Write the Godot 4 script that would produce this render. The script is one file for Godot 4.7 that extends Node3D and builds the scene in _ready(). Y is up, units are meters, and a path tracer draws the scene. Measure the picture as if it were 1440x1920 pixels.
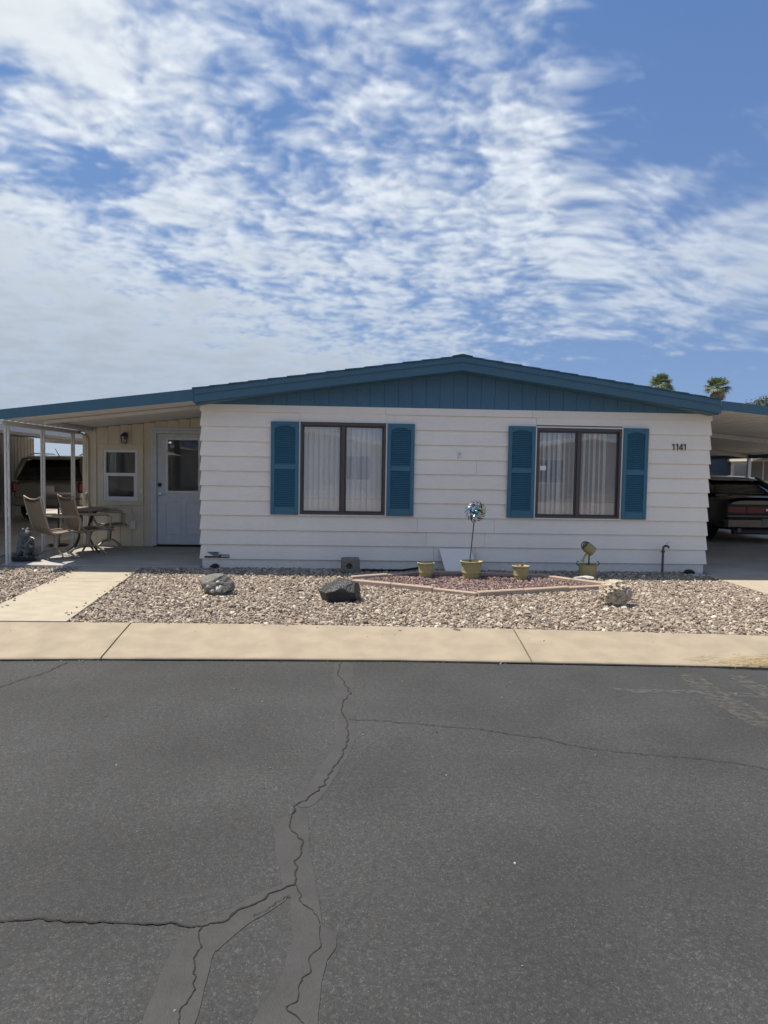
extends Node3D
# A mobile home on a desert street: the house front stands in the plane z = 0, x runs along it, y = 0 is its front yard, the street lies towards +z.

class MB:
	var v := PackedVector3Array()
	var n := PackedVector3Array()
	func tri(a: Vector3, b: Vector3, c: Vector3) -> void:   # counter-clockwise seen from outside
		var m := (b - a).cross(c - a)
		if m.length_squared() < 1e-16:
			return
		m = m.normalized()
		v.append(a); v.append(c); v.append(b)
		n.append(m); n.append(m); n.append(m)
	func trio(a: Vector3, b: Vector3, c: Vector3, out: Vector3) -> void:
		if (b - a).cross(c - a).dot(out) < 0.0:
			tri(a, c, b)
		else:
			tri(a, b, c)
	func quad(a: Vector3, b: Vector3, c: Vector3, d: Vector3) -> void:
		tri(a, b, c)
		tri(a, c, d)
	func quado(a: Vector3, b: Vector3, c: Vector3, d: Vector3, out: Vector3) -> void:
		if (b - a).cross(c - a).dot(out) < 0.0:
			quad(a, d, c, b)
		else:
			quad(a, b, c, d)
	func stri(a: Vector3, b: Vector3, c: Vector3, na: Vector3, nb: Vector3, nc: Vector3) -> void:
		if (b - a).cross(c - a).dot(na + nb + nc) < 0.0:
			v.append(a); v.append(b); v.append(c)
			n.append(na); n.append(nb); n.append(nc)
		else:
			v.append(a); v.append(c); v.append(b)
			n.append(na); n.append(nc); n.append(nb)
	func hexa(p: Array) -> void:   # eight corners: bottom 0..3, top 4..7, in the same order
		var mid := Vector3.ZERO
		for q in p:
			mid += q
		mid /= 8.0
		for f in [[0, 1, 2, 3], [4, 5, 6, 7], [0, 1, 5, 4], [1, 2, 6, 5], [2, 3, 7, 6], [3, 0, 4, 7]]:
			var a: Vector3 = p[f[0]]; var b: Vector3 = p[f[1]]; var c: Vector3 = p[f[2]]; var d: Vector3 = p[f[3]]
			quado(a, b, c, d, (a + b + c + d) / 4.0 - mid)
	func box(lo: Vector3, hi: Vector3, b := 0.0) -> void:
		cbox((lo + hi) / 2.0, (hi - lo).abs(), b)
	func cbox(mid: Vector3, size: Vector3, b := 0.0, t := Basis.IDENTITY) -> void:
		var h := size / 2.0
		b = minf(b, minf(h.x, minf(h.y, h.z)) * 0.8)
		var k := h - Vector3(b, b, b)
		for i in 3:
			var j := (i + 1) % 3
			var l := (i + 2) % 3
			for s in [-1.0, 1.0]:
				var q := []
				for e in [[-1.0, -1.0], [1.0, -1.0], [1.0, 1.0], [-1.0, 1.0]]:
					var p := Vector3.ZERO
					p[i] = s * h[i]; p[j] = e[0] * k[j]; p[l] = e[1] * k[l]
					q.append(mid + t * p)
				var out := Vector3.ZERO
				out[i] = s
				quado(q[0], q[1], q[2], q[3], t * out)
				if b > 0.0:
					for s2 in [-1.0, 1.0]:
						var a1 := Vector3.ZERO; var a2 := Vector3.ZERO; var a3 := Vector3.ZERO; var a4 := Vector3.ZERO
						a1[i] = s * h[i]; a1[j] = s2 * k[j]; a1[l] = -k[l]
						a2[i] = s * h[i]; a2[j] = s2 * k[j]; a2[l] = k[l]
						a3[i] = s * k[i]; a3[j] = s2 * h[j]; a3[l] = k[l]
						a4[i] = s * k[i]; a4[j] = s2 * h[j]; a4[l] = -k[l]
						var o2 := Vector3.ZERO
						o2[i] = s; o2[j] = s2
						quado(mid + t * a1, mid + t * a2, mid + t * a3, mid + t * a4, t * o2)
		if b > 0.0:
			for sx in [-1.0, 1.0]:
				for sy in [-1.0, 1.0]:
					for sz in [-1.0, 1.0]:
						trio(mid + t * Vector3(sx * h.x, sy * k.y, sz * k.z), mid + t * Vector3(sx * k.x, sy * h.y, sz * k.z), mid + t * Vector3(sx * k.x, sy * k.y, sz * h.z), t * Vector3(sx, sy, sz))
	func bar(a: Vector3, b: Vector3, w: float, h: float, bev := 0.0, up := Vector3.UP) -> void:   # a square bar from a to b, w across and h along up
		var d := (b - a).normalized()
		var s := d.cross(up).normalized()
		cbox((a + b) / 2.0, Vector3(w, h, a.distance_to(b)), bev, Basis(s, s.cross(d), -d))
	func tube(p: Array, r, sides := 8, caps := true) -> void:
		var rings := []
		var norms := []
		var s := Vector3.ZERO
		for i in p.size():
			var d: Vector3 = (p[mini(i + 1, p.size() - 1)] - p[maxi(i - 1, 0)]).normalized()
			if i == 0:
				s = d.cross(Vector3.UP if absf(d.y) < 0.9 else Vector3.RIGHT).normalized()
			else:
				s = (s - d * s.dot(d)).normalized()
			var u := d.cross(s)
			var rad: float = r[i] if r is Array else r
			var ring := []
			var nn := []
			for k in sides:
				var a := TAU * k / sides
				var o := s * cos(a) + u * sin(a)
				nn.append(o)
				ring.append(p[i] + o * rad)
			rings.append(ring)
			norms.append(nn)
		for i in p.size() - 1:
			for k in sides:
				var l := (k + 1) % sides
				stri(rings[i][k], rings[i][l], rings[i + 1][l], norms[i][k], norms[i][l], norms[i + 1][l])
				stri(rings[i][k], rings[i + 1][l], rings[i + 1][k], norms[i][k], norms[i + 1][l], norms[i + 1][k])
		if caps:
			for e in [0, p.size() - 1]:
				var out: Vector3 = p[0] - p[1] if e == 0 else p[e] - p[e - 1]
				for k in sides:
					trio(p[e], rings[e][k], rings[e][(k + 1) % sides], out)
	func lathe(prof: Array, at := Vector3.ZERO, seg := 20, t := Basis.IDENTITY, wave := 0.0, waves := 0) -> void:   # prof: Vector2(radius, height) from bottom to top; the outside lies to the right going up
		for i in prof.size() - 1:
			var a: Vector2 = prof[i]
			var b: Vector2 = prof[i + 1]
			var m := Vector2(b.y - a.y, a.x - b.x).normalized()
			for k in seg:
				var a0 := TAU * k / seg
				var a1 := TAU * (k + 1) / seg
				var w0 := 1.0 + wave * sin(a0 * waves)
				var w1 := 1.0 + wave * sin(a1 * waves)
				var c0 := Vector3(cos(a0), 0, sin(a0))
				var c1 := Vector3(cos(a1), 0, sin(a1))
				var p := [at + t * (c0 * a.x * w0 + Vector3.UP * a.y), at + t * (c1 * a.x * w1 + Vector3.UP * a.y), at + t * (c1 * b.x * w1 + Vector3.UP * b.y), at + t * (c0 * b.x * w0 + Vector3.UP * b.y)]
				var n0 := t * (c0 * m.x + Vector3.UP * m.y)
				var n1 := t * (c1 * m.x + Vector3.UP * m.y)
				if a.x > 1e-5:
					stri(p[0], p[1], p[2], n0, n1, n1)
				if b.x > 1e-5:
					stri(p[0], p[2], p[3], n0, n1, n0)
	func prism(poly: PackedVector2Array, z0: float, z1: float, t := Transform3D.IDENTITY) -> void:   # polygon in x, y drawn out from z0 to z1
		var ix := Geometry2D.triangulate_polygon(poly)
		for i in range(0, ix.size(), 3):
			var a := poly[ix[i]]; var b := poly[ix[i + 1]]; var c := poly[ix[i + 2]]
			trio(t * Vector3(a.x, a.y, z1), t * Vector3(b.x, b.y, z1), t * Vector3(c.x, c.y, z1), t.basis * Vector3(0, 0, z1 - z0))
			trio(t * Vector3(a.x, a.y, z0), t * Vector3(b.x, b.y, z0), t * Vector3(c.x, c.y, z0), t.basis * Vector3(0, 0, z0 - z1))
		var turn := 1.0 if Geometry2D.is_polygon_clockwise(poly) else -1.0
		for i in poly.size():
			var a := poly[i]
			var b := poly[(i + 1) % poly.size()]
			var o := Vector2(-(b.y - a.y), b.x - a.x) * turn
			quado(t * Vector3(a.x, a.y, z0), t * Vector3(b.x, b.y, z0), t * Vector3(b.x, b.y, z1), t * Vector3(a.x, a.y, z1), t.basis * Vector3(o.x, o.y, 0))
	func indexed(p: PackedVector3Array, f: PackedInt32Array, outward := true) -> void:   # smooth
		var m := PackedVector3Array()
		m.resize(p.size())
		for i in range(0, f.size(), 3):
			var c := (p[f[i + 1]] - p[f[i]]).cross(p[f[i + 2]] - p[f[i]])
			for k in 3:
				m[f[i + k]] += c
		for i in range(0, f.size(), 3):
			v.append(p[f[i]]); v.append(p[f[i + 2]]); v.append(p[f[i + 1]])
			n.append(m[f[i]].normalized()); n.append(m[f[i + 2]].normalized()); n.append(m[f[i + 1]].normalized())
	func loft(rings: Array, caps := true) -> void:   # smooth skin over rings of equal length, each counter-clockwise seen from the start
		var p := PackedVector3Array()
		var f := PackedInt32Array()
		var k: int = rings[0].size()
		for r in rings:
			for q in r:
				p.append(q)
		for i in rings.size() - 1:
			for j in k:
				var l := (j + 1) % k
				var a := i * k + j; var b := i * k + l; var c := (i + 1) * k + l; var d := (i + 1) * k + j
				f.append_array([a, c, b, a, d, c])
		indexed(p, f)
		if caps:
			for e in [0, rings.size() - 1]:
				var mid := Vector3.ZERO
				for q in rings[e]:
					mid += q
				mid /= k
				var nxt: Vector3 = rings[1][0] - rings[0][0] if e == 0 else rings[e - 1][0] - rings[e][0]
				for j in k:
					trio(mid, rings[e][j], rings[e][(j + 1) % k], -nxt)
	func mesh() -> ArrayMesh:
		var a := []
		a.resize(Mesh.ARRAY_MAX)
		a[Mesh.ARRAY_VERTEX] = v
		a[Mesh.ARRAY_NORMAL] = n
		var m := ArrayMesh.new()
		m.add_surface_from_arrays(Mesh.PRIMITIVE_TRIANGLES, a)
		return m

var M := {}
var taken := {}
var ico := []
var rng := RandomNumberGenerator.new()

func put(parent: Node3D, called: String, mb, material: Material, at := Vector3.ZERO) -> MeshInstance3D:
	var o := MeshInstance3D.new()
	o.name = called
	o.mesh = mb.mesh() if mb is MB else mb
	o.material_override = material
	o.position = at
	parent.add_child(o, true)
	return o

func numbered(called: String) -> String:
	var k: int = taken.get(called, 0)
	taken[called] = k + 1
	return called if k == 0 else "%s_%03d" % [called, k]

func thing(called: String, label: String, category: String, at := Vector3.ZERO, turn := 0.0, group := "") -> Node3D:
	var o := Node3D.new()
	o.name = numbered(called)
	add_child(o)
	o.position = at
	o.rotation.y = turn
	o.set_meta("label", label)
	o.set_meta("category", category)
	if group:
		o.set_meta("group", group)
	return o

func single(called: String, label: String, category: String, mb, material: Material, at := Vector3.ZERO, group := "") -> MeshInstance3D:
	var o := put(self, numbered(called), mb, material, at)
	o.set_meta("label", label)
	o.set_meta("category", category)
	if group:
		o.set_meta("group", group)
	return o

func structure(called: String, mb, material: Material) -> MeshInstance3D:
	var o := put(self, numbered(called), mb, material)
	o.set_meta("kind", "structure")
	return o

func holder(parent: Node3D, called: String, at := Vector3.ZERO) -> Node3D:   # a part that is made of sub-parts
	var o := Node3D.new()
	o.name = called
	o.position = at
	parent.add_child(o, true)
	return o

func bx(lo: Vector3, hi: Vector3, b := 0.0) -> MB:
	var m := MB.new()
	m.box(lo, hi, b)
	return m

func tb(p: Array, r, sides := 8) -> MB:
	var m := MB.new()
	m.tube(p, r, sides)
	return m

func lin(r: float, g: float, b: float) -> Color:
	return Color(r, g, b).linear_to_srgb()

func noise(freq: float, octaves := 4, sd := 1, kind := FastNoiseLite.TYPE_SIMPLEX_SMOOTH) -> FastNoiseLite:
	var f := FastNoiseLite.new()
	f.noise_type = kind
	f.frequency = freq
	f.seed = sd
	f.fractal_octaves = octaves
	return f

func grain(lo: float, hi: float, freq: float, sd := 1, octaves := 5, size := 512) -> NoiseTexture2D:
	var t := NoiseTexture2D.new()
	t.width = size
	t.height = size
	t.seamless = true
	t.noise = noise(freq, octaves, sd)
	var g := Gradient.new()
	g.offsets = PackedFloat32Array([0.0, 1.0])
	g.colors = PackedColorArray([lin(lo, lo, lo), lin(hi, hi, hi)])
	t.color_ramp = g
	return t

func bumps(freq: float, sd := 1, octaves := 4, size := 512) -> NoiseTexture2D:
	var t := NoiseTexture2D.new()
	t.width = size
	t.height = size
	t.seamless = true
	t.noise = noise(freq, octaves, sd)
	return t

func mat(c: Color, rough := 0.6, tex: Texture2D = null, scale := Vector3.ONE, bump: Texture2D = null, bump_cm := 0.1, metal := 0.0) -> StandardMaterial3D:
	var m := StandardMaterial3D.new()
	m.albedo_color = c
	m.roughness = rough
	m.metallic = metal
	if tex:
		m.albedo_texture = tex
	if bump:
		m.heightmap_enabled = true
		m.heightmap_texture = bump
		m.heightmap_scale = bump_cm
	if tex or bump:
		m.uv1_triplanar = true
		m.uv1_world_triplanar = true
		m.uv1_scale = scale
	return m

func over(m: StandardMaterial3D, tex: Texture2D, scale: float) -> StandardMaterial3D:   # a second, coarser pattern multiplied over the first
	m.detail_enabled = true
	m.detail_albedo = tex
	m.detail_blend_mode = BaseMaterial3D.BLEND_MODE_MUL
	m.detail_uv_layer = BaseMaterial3D.DETAIL_UV_2
	m.uv2_triplanar = true
	m.uv2_world_triplanar = true
	m.uv2_scale = Vector3(scale, scale, scale)
	return m

func icosphere(level: int) -> Array:   # [points, faces]
	while ico.size() <= level:
		if ico.is_empty():
			var g := (1.0 + sqrt(5.0)) / 2.0
			var p := PackedVector3Array()
			for q in [[-1, g, 0], [1, g, 0], [-1, -g, 0], [1, -g, 0], [0, -1, g], [0, 1, g], [0, -1, -g], [0, 1, -g], [g, 0, -1], [g, 0, 1], [-g, 0, -1], [-g, 0, 1]]:
				p.append(Vector3(q[0], q[1], q[2]).normalized())
			ico.append([p, PackedInt32Array([0, 11, 5, 0, 5, 1, 0, 1, 7, 0, 7, 10, 0, 10, 11, 1, 5, 9, 5, 11, 4, 11, 10, 2, 10, 7, 6, 7, 1, 8, 3, 9, 4, 3, 4, 2, 3, 2, 6, 3, 6, 8, 3, 8, 9, 4, 9, 5, 2, 4, 11, 6, 2, 10, 8, 6, 7, 9, 8, 1])])
			continue
		var old: Array = ico[-1]
		var pts: PackedVector3Array = old[0].duplicate()
		var f := PackedInt32Array()
		var half := {}
		var of: PackedInt32Array = old[1]
		for i in range(0, of.size(), 3):
			var mids := []
			for e in 3:
				var a := of[i + e]
				var b := of[i + (e + 1) % 3]
				var key := mini(a, b) * 100000 + maxi(a, b)
				if not half.has(key):
					half[key] = pts.size()
					pts.append((pts[a] + pts[b]).normalized())
				mids.append(half[key])
			f.append_array([of[i], mids[0], mids[2], of[i + 1], mids[1], mids[0], of[i + 2], mids[2], mids[1], mids[0], mids[1], mids[2]])
		ico.append([pts, f])
	return ico[level]

func stone(mb: MB, at: Vector3, size: Vector3, sd: int, level := 3, planes := 12, rough := 0.05, freq := 2.5, turn := Basis.IDENTITY, smooth := true) -> void:
	# a rock: a ball cut by random planes, with fine relief
	var r := RandomNumberGenerator.new()
	r.seed = sd
	var cuts := []
	for i in planes:
		var y := r.randf_range(-1, 1)
		var a := r.randf() * TAU
		var s := sqrt(1.0 - y * y)
		cuts.append([Vector3(s * cos(a), y, s * sin(a)), r.randf_range(0.72, 0.98)])
	var f := noise(freq, 4, sd)
	var s0 := icosphere(level)
	var p := PackedVector3Array()
	for d in s0[0]:
		var rad := 1.12
		for c in cuts:
			var k: float = d.dot(c[0])
			if k > 0.05:
				rad = minf(rad, c[1] / k)
		rad += rough * f.get_noise_3dv(d * 1.0)
		p.append(at + turn * (d * rad * size))
	if smooth:
		mb.indexed(p, s0[1])
	else:
		var ff: PackedInt32Array = s0[1]
		for i in range(0, ff.size(), 3):
			mb.tri(p[ff[i]], p[ff[i + 1]], p[ff[i + 2]])

func ball(mb: MB, at: Vector3, size: Vector3, t := Basis.IDENTITY, level := 2) -> void:
	var s0 := icosphere(level)
	var p := PackedVector3Array()
	for d in s0[0]:
		p.append(at + t * (d * size))
	mb.indexed(p, s0[1])

func words(text: String, size: float, deep: float, bold := true) -> TextMesh:
	var t := TextMesh.new()
	t.text = text
	var f := SystemFont.new()
	f.font_names = PackedStringArray(["Droid Sans"])
	f.font_weight = 700 if bold else 400
	t.font = f
	t.font_size = 64
	t.pixel_size = size / 64.0
	t.depth = deep
	return t

# ---------------------------------------------------------------- sky

const COVER := [
	[0.95, 0.88, 0.42, 0.50, 0.56, 0.55, 0.42, 0.30, 0.02, 0.00],
	[0.95, 0.92, 0.68, 0.52, 0.55, 0.56, 0.55, 0.16, 0.00, 0.00],
	[1.02, 0.98, 0.72, 0.50, 0.60, 0.60, 0.66, 0.36, 0.00, 0.00],
	[0.42, 0.82, 0.66, 0.38, 0.64, 0.50, 0.68, 0.30, 0.10, 0.36],
	[0.74, 0.36, 0.82, 0.66, 0.60, 0.72, 0.76, 0.68, 0.32, 0.44],
	[0.92, 0.80, 0.52, 0.74, 0.68, 0.66, 0.70, 0.66, 0.80, 0.84],
	[0.96, 0.95, 0.88, 0.72, 0.62, 0.58, 0.50, 0.52, 0.62, 0.52],
	[0.97, 0.97, 0.95, 0.90, 0.84, 0.66, 0.30, 0.20, 0.14, 0.20],
	[0.97, 0.96, 0.95, 0.92, 0.78, 0.46, 0.20, 0.14, 0.14, 0.16]]
var n_big := noise(1.0, 5, 11)
var n_mid := noise(1.0, 4, 23)
var n_fine := noise(1.0, 4, 37)
var n_cell := noise(1.0, 2, 29, FastNoiseLite.TYPE_CELLULAR)
var n_warp := noise(1.0, 2, 5)
var n_far := noise(0.9, 3, 71)

func cover(az: float, el: float) -> float:   # how much of the sky is cloud towards there; thick in the left and low, thinning out to the right
	var gx := (az + 0.452) / 1.014 * 9.0
	var gy := (0.600 - el) / 0.545 * 8.0
	var x := clampf(gx, 0.0, 8.999)
	var y := clampf(gy, 0.0, 7.999)
	var i := int(x); var j := int(y)
	var fx := x - i; var fy := y - j
	fx = fx * fx * (3.0 - 2.0 * fx); fy = fy * fy * (3.0 - 2.0 * fy)
	var c: float = lerpf(lerpf(COVER[j][i], COVER[j][i + 1], fx), lerpf(COVER[j + 1][i], COVER[j + 1][i + 1], fx), fy)
	var away := maxf(maxf(gx - 9.0, -gx) / 9.0, maxf(gy - 8.0, -gy) / 5.0)   # outside what the camera sees: broken cloud of the same kind
	if away > 0.0:
		var d := Vector3(sin(az) * cos(el), sin(el), -cos(az) * cos(el))
		c = lerpf(c, 0.55 + 0.35 * n_far.get_noise_3dv(d * 1.6), smoothstep(0.0, 0.6, away))
	return c

func sky_at(az: float, el: float) -> Color:
	var se := sin(el)
	var t := pow(1.0 - se, 3.2)
	var side := smoothstep(-0.6, 0.7, az) if absf(az) < 1.2 else 0.5
	var top := Vector3(0.135, 0.270, 0.590).lerp(Vector3(0.100, 0.205, 0.480), side)
	var low := Vector3(0.30, 0.45, 0.70)
	var c := top.lerp(low, clampf(t * 0.95, 0.0, 1.0))
	var s := 1.0 / (se + 0.11)
	var p := Vector2(sin(az) * cos(el) * s, cos(az) * cos(el) * s)   # the cloud sheet seen from below
	p = Vector2(p.x * 0.93 + p.y * 0.36, p.y * 0.93 - p.x * 0.36)
	var w := Vector2(n_warp.get_noise_2d(p.x * 3.0, p.y * 3.0), n_warp.get_noise_2d(p.x * 3.0 + 40.0, p.y * 3.0))
	var q := p + w * 0.03
	var wisp := smoothstep(0.25, 0.55, az) * 0.8   # towards the right the sheet is drawn out into streaks
	var big := n_big.get_noise_2d(q.x * 2.2, q.y * 2.6)
	var mid := n_mid.get_noise_2d(q.x * lerpf(5.0, 2.2, wisp), q.y * lerpf(5.4, 7.0, wisp))
	var fine := n_fine.get_noise_2d(q.x * lerpf(17.0, 6.0, wisp), q.y * lerpf(18.0, 22.0, wisp))
	var puff := -0.55 - n_cell.get_noise_2d(q.x * lerpf(11.0, 3.0, wisp) + fine * 0.25, q.y * lerpf(12.0, 9.0, wisp))
	puff *= 1.0 - wisp
	var cv := cover(az + 0.04 * w.x + 0.03 * big, el + 0.03 * w.y + 0.02 * mid)
	var calm := smoothstep(0.80, 0.97, cv)   # the closed sheet low on the left is smoother
	var body := big * 0.42 + mid * 0.42 + (puff * 0.55 + fine * 0.34) * (1.0 - 0.6 * wisp) * (1.0 - 0.5 * calm)
	var dens := (cv - 0.56) * 1.75 + body * 0.92
	var a := smoothstep(-0.46, 0.86, dens)
	a = clampf(a * (1.0 - 0.25 * wisp), 0.0, 0.97)
	var thick := smoothstep(0.10, 1.0, dens)
	var lit := 0.95 - 0.33 * thick * smoothstep(0.46, 0.10, el) - 0.05 * thick + (0.12 * mid + 0.12 * puff + 0.10 * fine) * (1.0 - 0.6 * calm)
	var cl := Vector3(0.90, 0.955, 1.0).lerp(Vector3(0.82, 0.92, 1.05), thick * smoothstep(0.55, 0.15, el)) * lit
	cl = cl.lerp(Vector3(0.42, 0.505, 0.61), 0.70 * smoothstep(0.30, 0.04, el))
	c = c.lerp(cl, a)
	return Color(maxf(c.x, 0.02), maxf(c.y, 0.02), maxf(c.z, 0.02))

func make_sky() -> ImageTexture:   # -z lies at the left edge of a panorama, +x a quarter to its right
	var W := 4096
	var H := 2048
	var k := 8
	var small := Image.create(W / k, H / k, false, Image.FORMAT_RGBF)
	for y in H / k:
		var el := PI / 2.0 - (y + 0.5) / (H / float(k)) * PI
		for x in W / k:
			var az := wrapf((x + 0.5) / (W / float(k)) * TAU, -PI, PI)
			small.set_pixel(x, y, sky_at(az, el) if el > 0.0 else Color(0.16, 0.14, 0.12))
	small.resize(W, H, Image.INTERPOLATE_CUBIC)
	var win := Image.create(1240, 560, false, Image.FORMAT_RGBF)   # the part in view, finer
	var y0 := H / 2 - 560
	for y in 560:
		var el := PI / 2.0 - (y0 + y + 0.5) / H * PI
		for x in 1240:
			win.set_pixel(x, y, sky_at((x - 620 + 0.5) / W * TAU, el))
	small.blit_rect(win, Rect2i(620, 0, 620, 560), Vector2i(0, y0))
	small.blit_rect(win, Rect2i(0, 0, 620, 560), Vector2i(W - 620, y0))
	return ImageTexture.create_from_image(small)

# ---------------------------------------------------------------- the setting

func kerb_top(x: float) -> float:
	var k := clampf(x, -3.0, 9.0)
	return 3.83 + 0.012 * k + 0.0085 * k * k + (x - k) * 0.12

func kerb_road(x: float) -> float:
	var k := clampf(x, -3.0, 9.0)
	return 4.70 - 0.03 * k + 0.011 * k * k + (x - k) * 0.12

func walk_left(z: float) -> float:
	return lerpf(-1.62, -1.36, clampf(z / 3.9, -0.2, 1.1))

func walk_right(z: float) -> float:
	return lerpf(-0.80, -0.45, clampf(z / 3.9, -0.2, 1.1))

func sheet(outline: Array, y: float, thick: float) -> MB:   # a flat slab with that outline in x, z and its top at y
	var m := MB.new()
	var p := PackedVector2Array()
	for i in range(0, outline.size(), 2):
		p.append(Vector2(outline[i], -outline[i + 1]))
	m.prism(p, y - thick, y, Transform3D(Basis(Vector3.RIGHT, Vector3(0, 0, -1), Vector3.UP), Vector3.ZERO))
	return m

func strip(left: Array, right: Array, y: float, jag := 0.006, sd := 1, round_ends := true) -> MB:   # a thin mat between two edges, given as x, z pairs, with ragged edges
	var m := MB.new()
	var f := noise(0.5, 3, sd)
	var n := 120
	var a := along(left, n)
	var b := along(right, n)
	for i in n + 1:
		a[i] += Vector2(f.get_noise_2d(a[i].x * 3, a[i].y * 3), f.get_noise_2d(a[i].x * 3 + 50, a[i].y * 3)) * jag * 2
		b[i] += Vector2(f.get_noise_2d(b[i].x * 3, b[i].y * 3), f.get_noise_2d(b[i].x * 3 + 50, b[i].y * 3)) * jag * 2
	for i in n + 1:   # rounded ends
		var e := minf(i, n - i) / (n * 0.05)
		if e < 1.0 and round_ends:
			var t := 0.5 - 0.5 * sqrt(1.0 - (1.0 - e) * (1.0 - e))
			var aa: Vector2 = a[i]
			a[i] = aa.lerp(b[i], t)
			b[i] = b[i].lerp(aa, t)
	for i in n:
		m.quado(Vector3(a[i].x, y, a[i].y), Vector3(b[i].x, y, b[i].y), Vector3(b[i + 1].x, y, b[i + 1].y), Vector3(a[i + 1].x, y, a[i + 1].y), Vector3.UP)
	return m

func along(flat: Array, n: int) -> Array:
	var p := []
	var total := 0.0
	for i in range(0, flat.size(), 2):
		p.append(Vector2(flat[i], flat[i + 1]))
		if p.size() > 1:
			total += p[-1].distance_to(p[-2])
	var out := []
	for k in n + 1:
		var d := total * k / n
		var i := 0
		while i < p.size() - 2 and d > p[i].distance_to(p[i + 1]):
			d -= p[i].distance_to(p[i + 1])
			i += 1
		out.append(p[i].lerp(p[i + 1], clampf(d / maxf(p[i].distance_to(p[i + 1]), 1e-6), 0, 1)))
	return out

func crack(flat: Array, w0: float, w1: float, y: float, sd: int) -> MB:   # a wandering crack, filled with dirt and tar, wide at the start
	var m := MB.new()
	var length := 0.0
	for i in range(2, flat.size(), 2):
		length += Vector2(flat[i] - flat[i - 2], flat[i + 1] - flat[i - 1]).length()
	var n := int(length / 0.012) + 8
	var p := along(flat, n)
	var f := noise(1.0, 4, sd)
	var q := []
	for i in p.size():
		q.append(p[i] + Vector2(f.get_noise_2d(i * 0.12, 3.0), f.get_noise_2d(i * 0.12, 90.0)) * 0.018)
	for i in n:
		var wa := lerpf(w0, w1, float(i) / n) * (0.55 + 0.9 * absf(f.get_noise_2d(i * 0.21, 40.0)) * 2.0)
		var wb := lerpf(w0, w1, float(i + 1) / n) * (0.55 + 0.9 * absf(f.get_noise_2d((i + 1) * 0.21, 40.0)) * 2.0)
		var s: Vector2 = (q[i + 1] - q[i]).normalized().orthogonal()
		var a: Vector2 = q[i] - s * wa / 2; var b: Vector2 = q[i] + s * wa / 2
		var c: Vector2 = q[i + 1] + s * wb / 2; var d: Vector2 = q[i + 1] - s * wb / 2
		m.quado(Vector3(a.x, y, a.y), Vector3(b.x, y, b.y), Vector3(c.x, y, c.y), Vector3(d.x, y, d.y), Vector3.UP)
	return m

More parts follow.
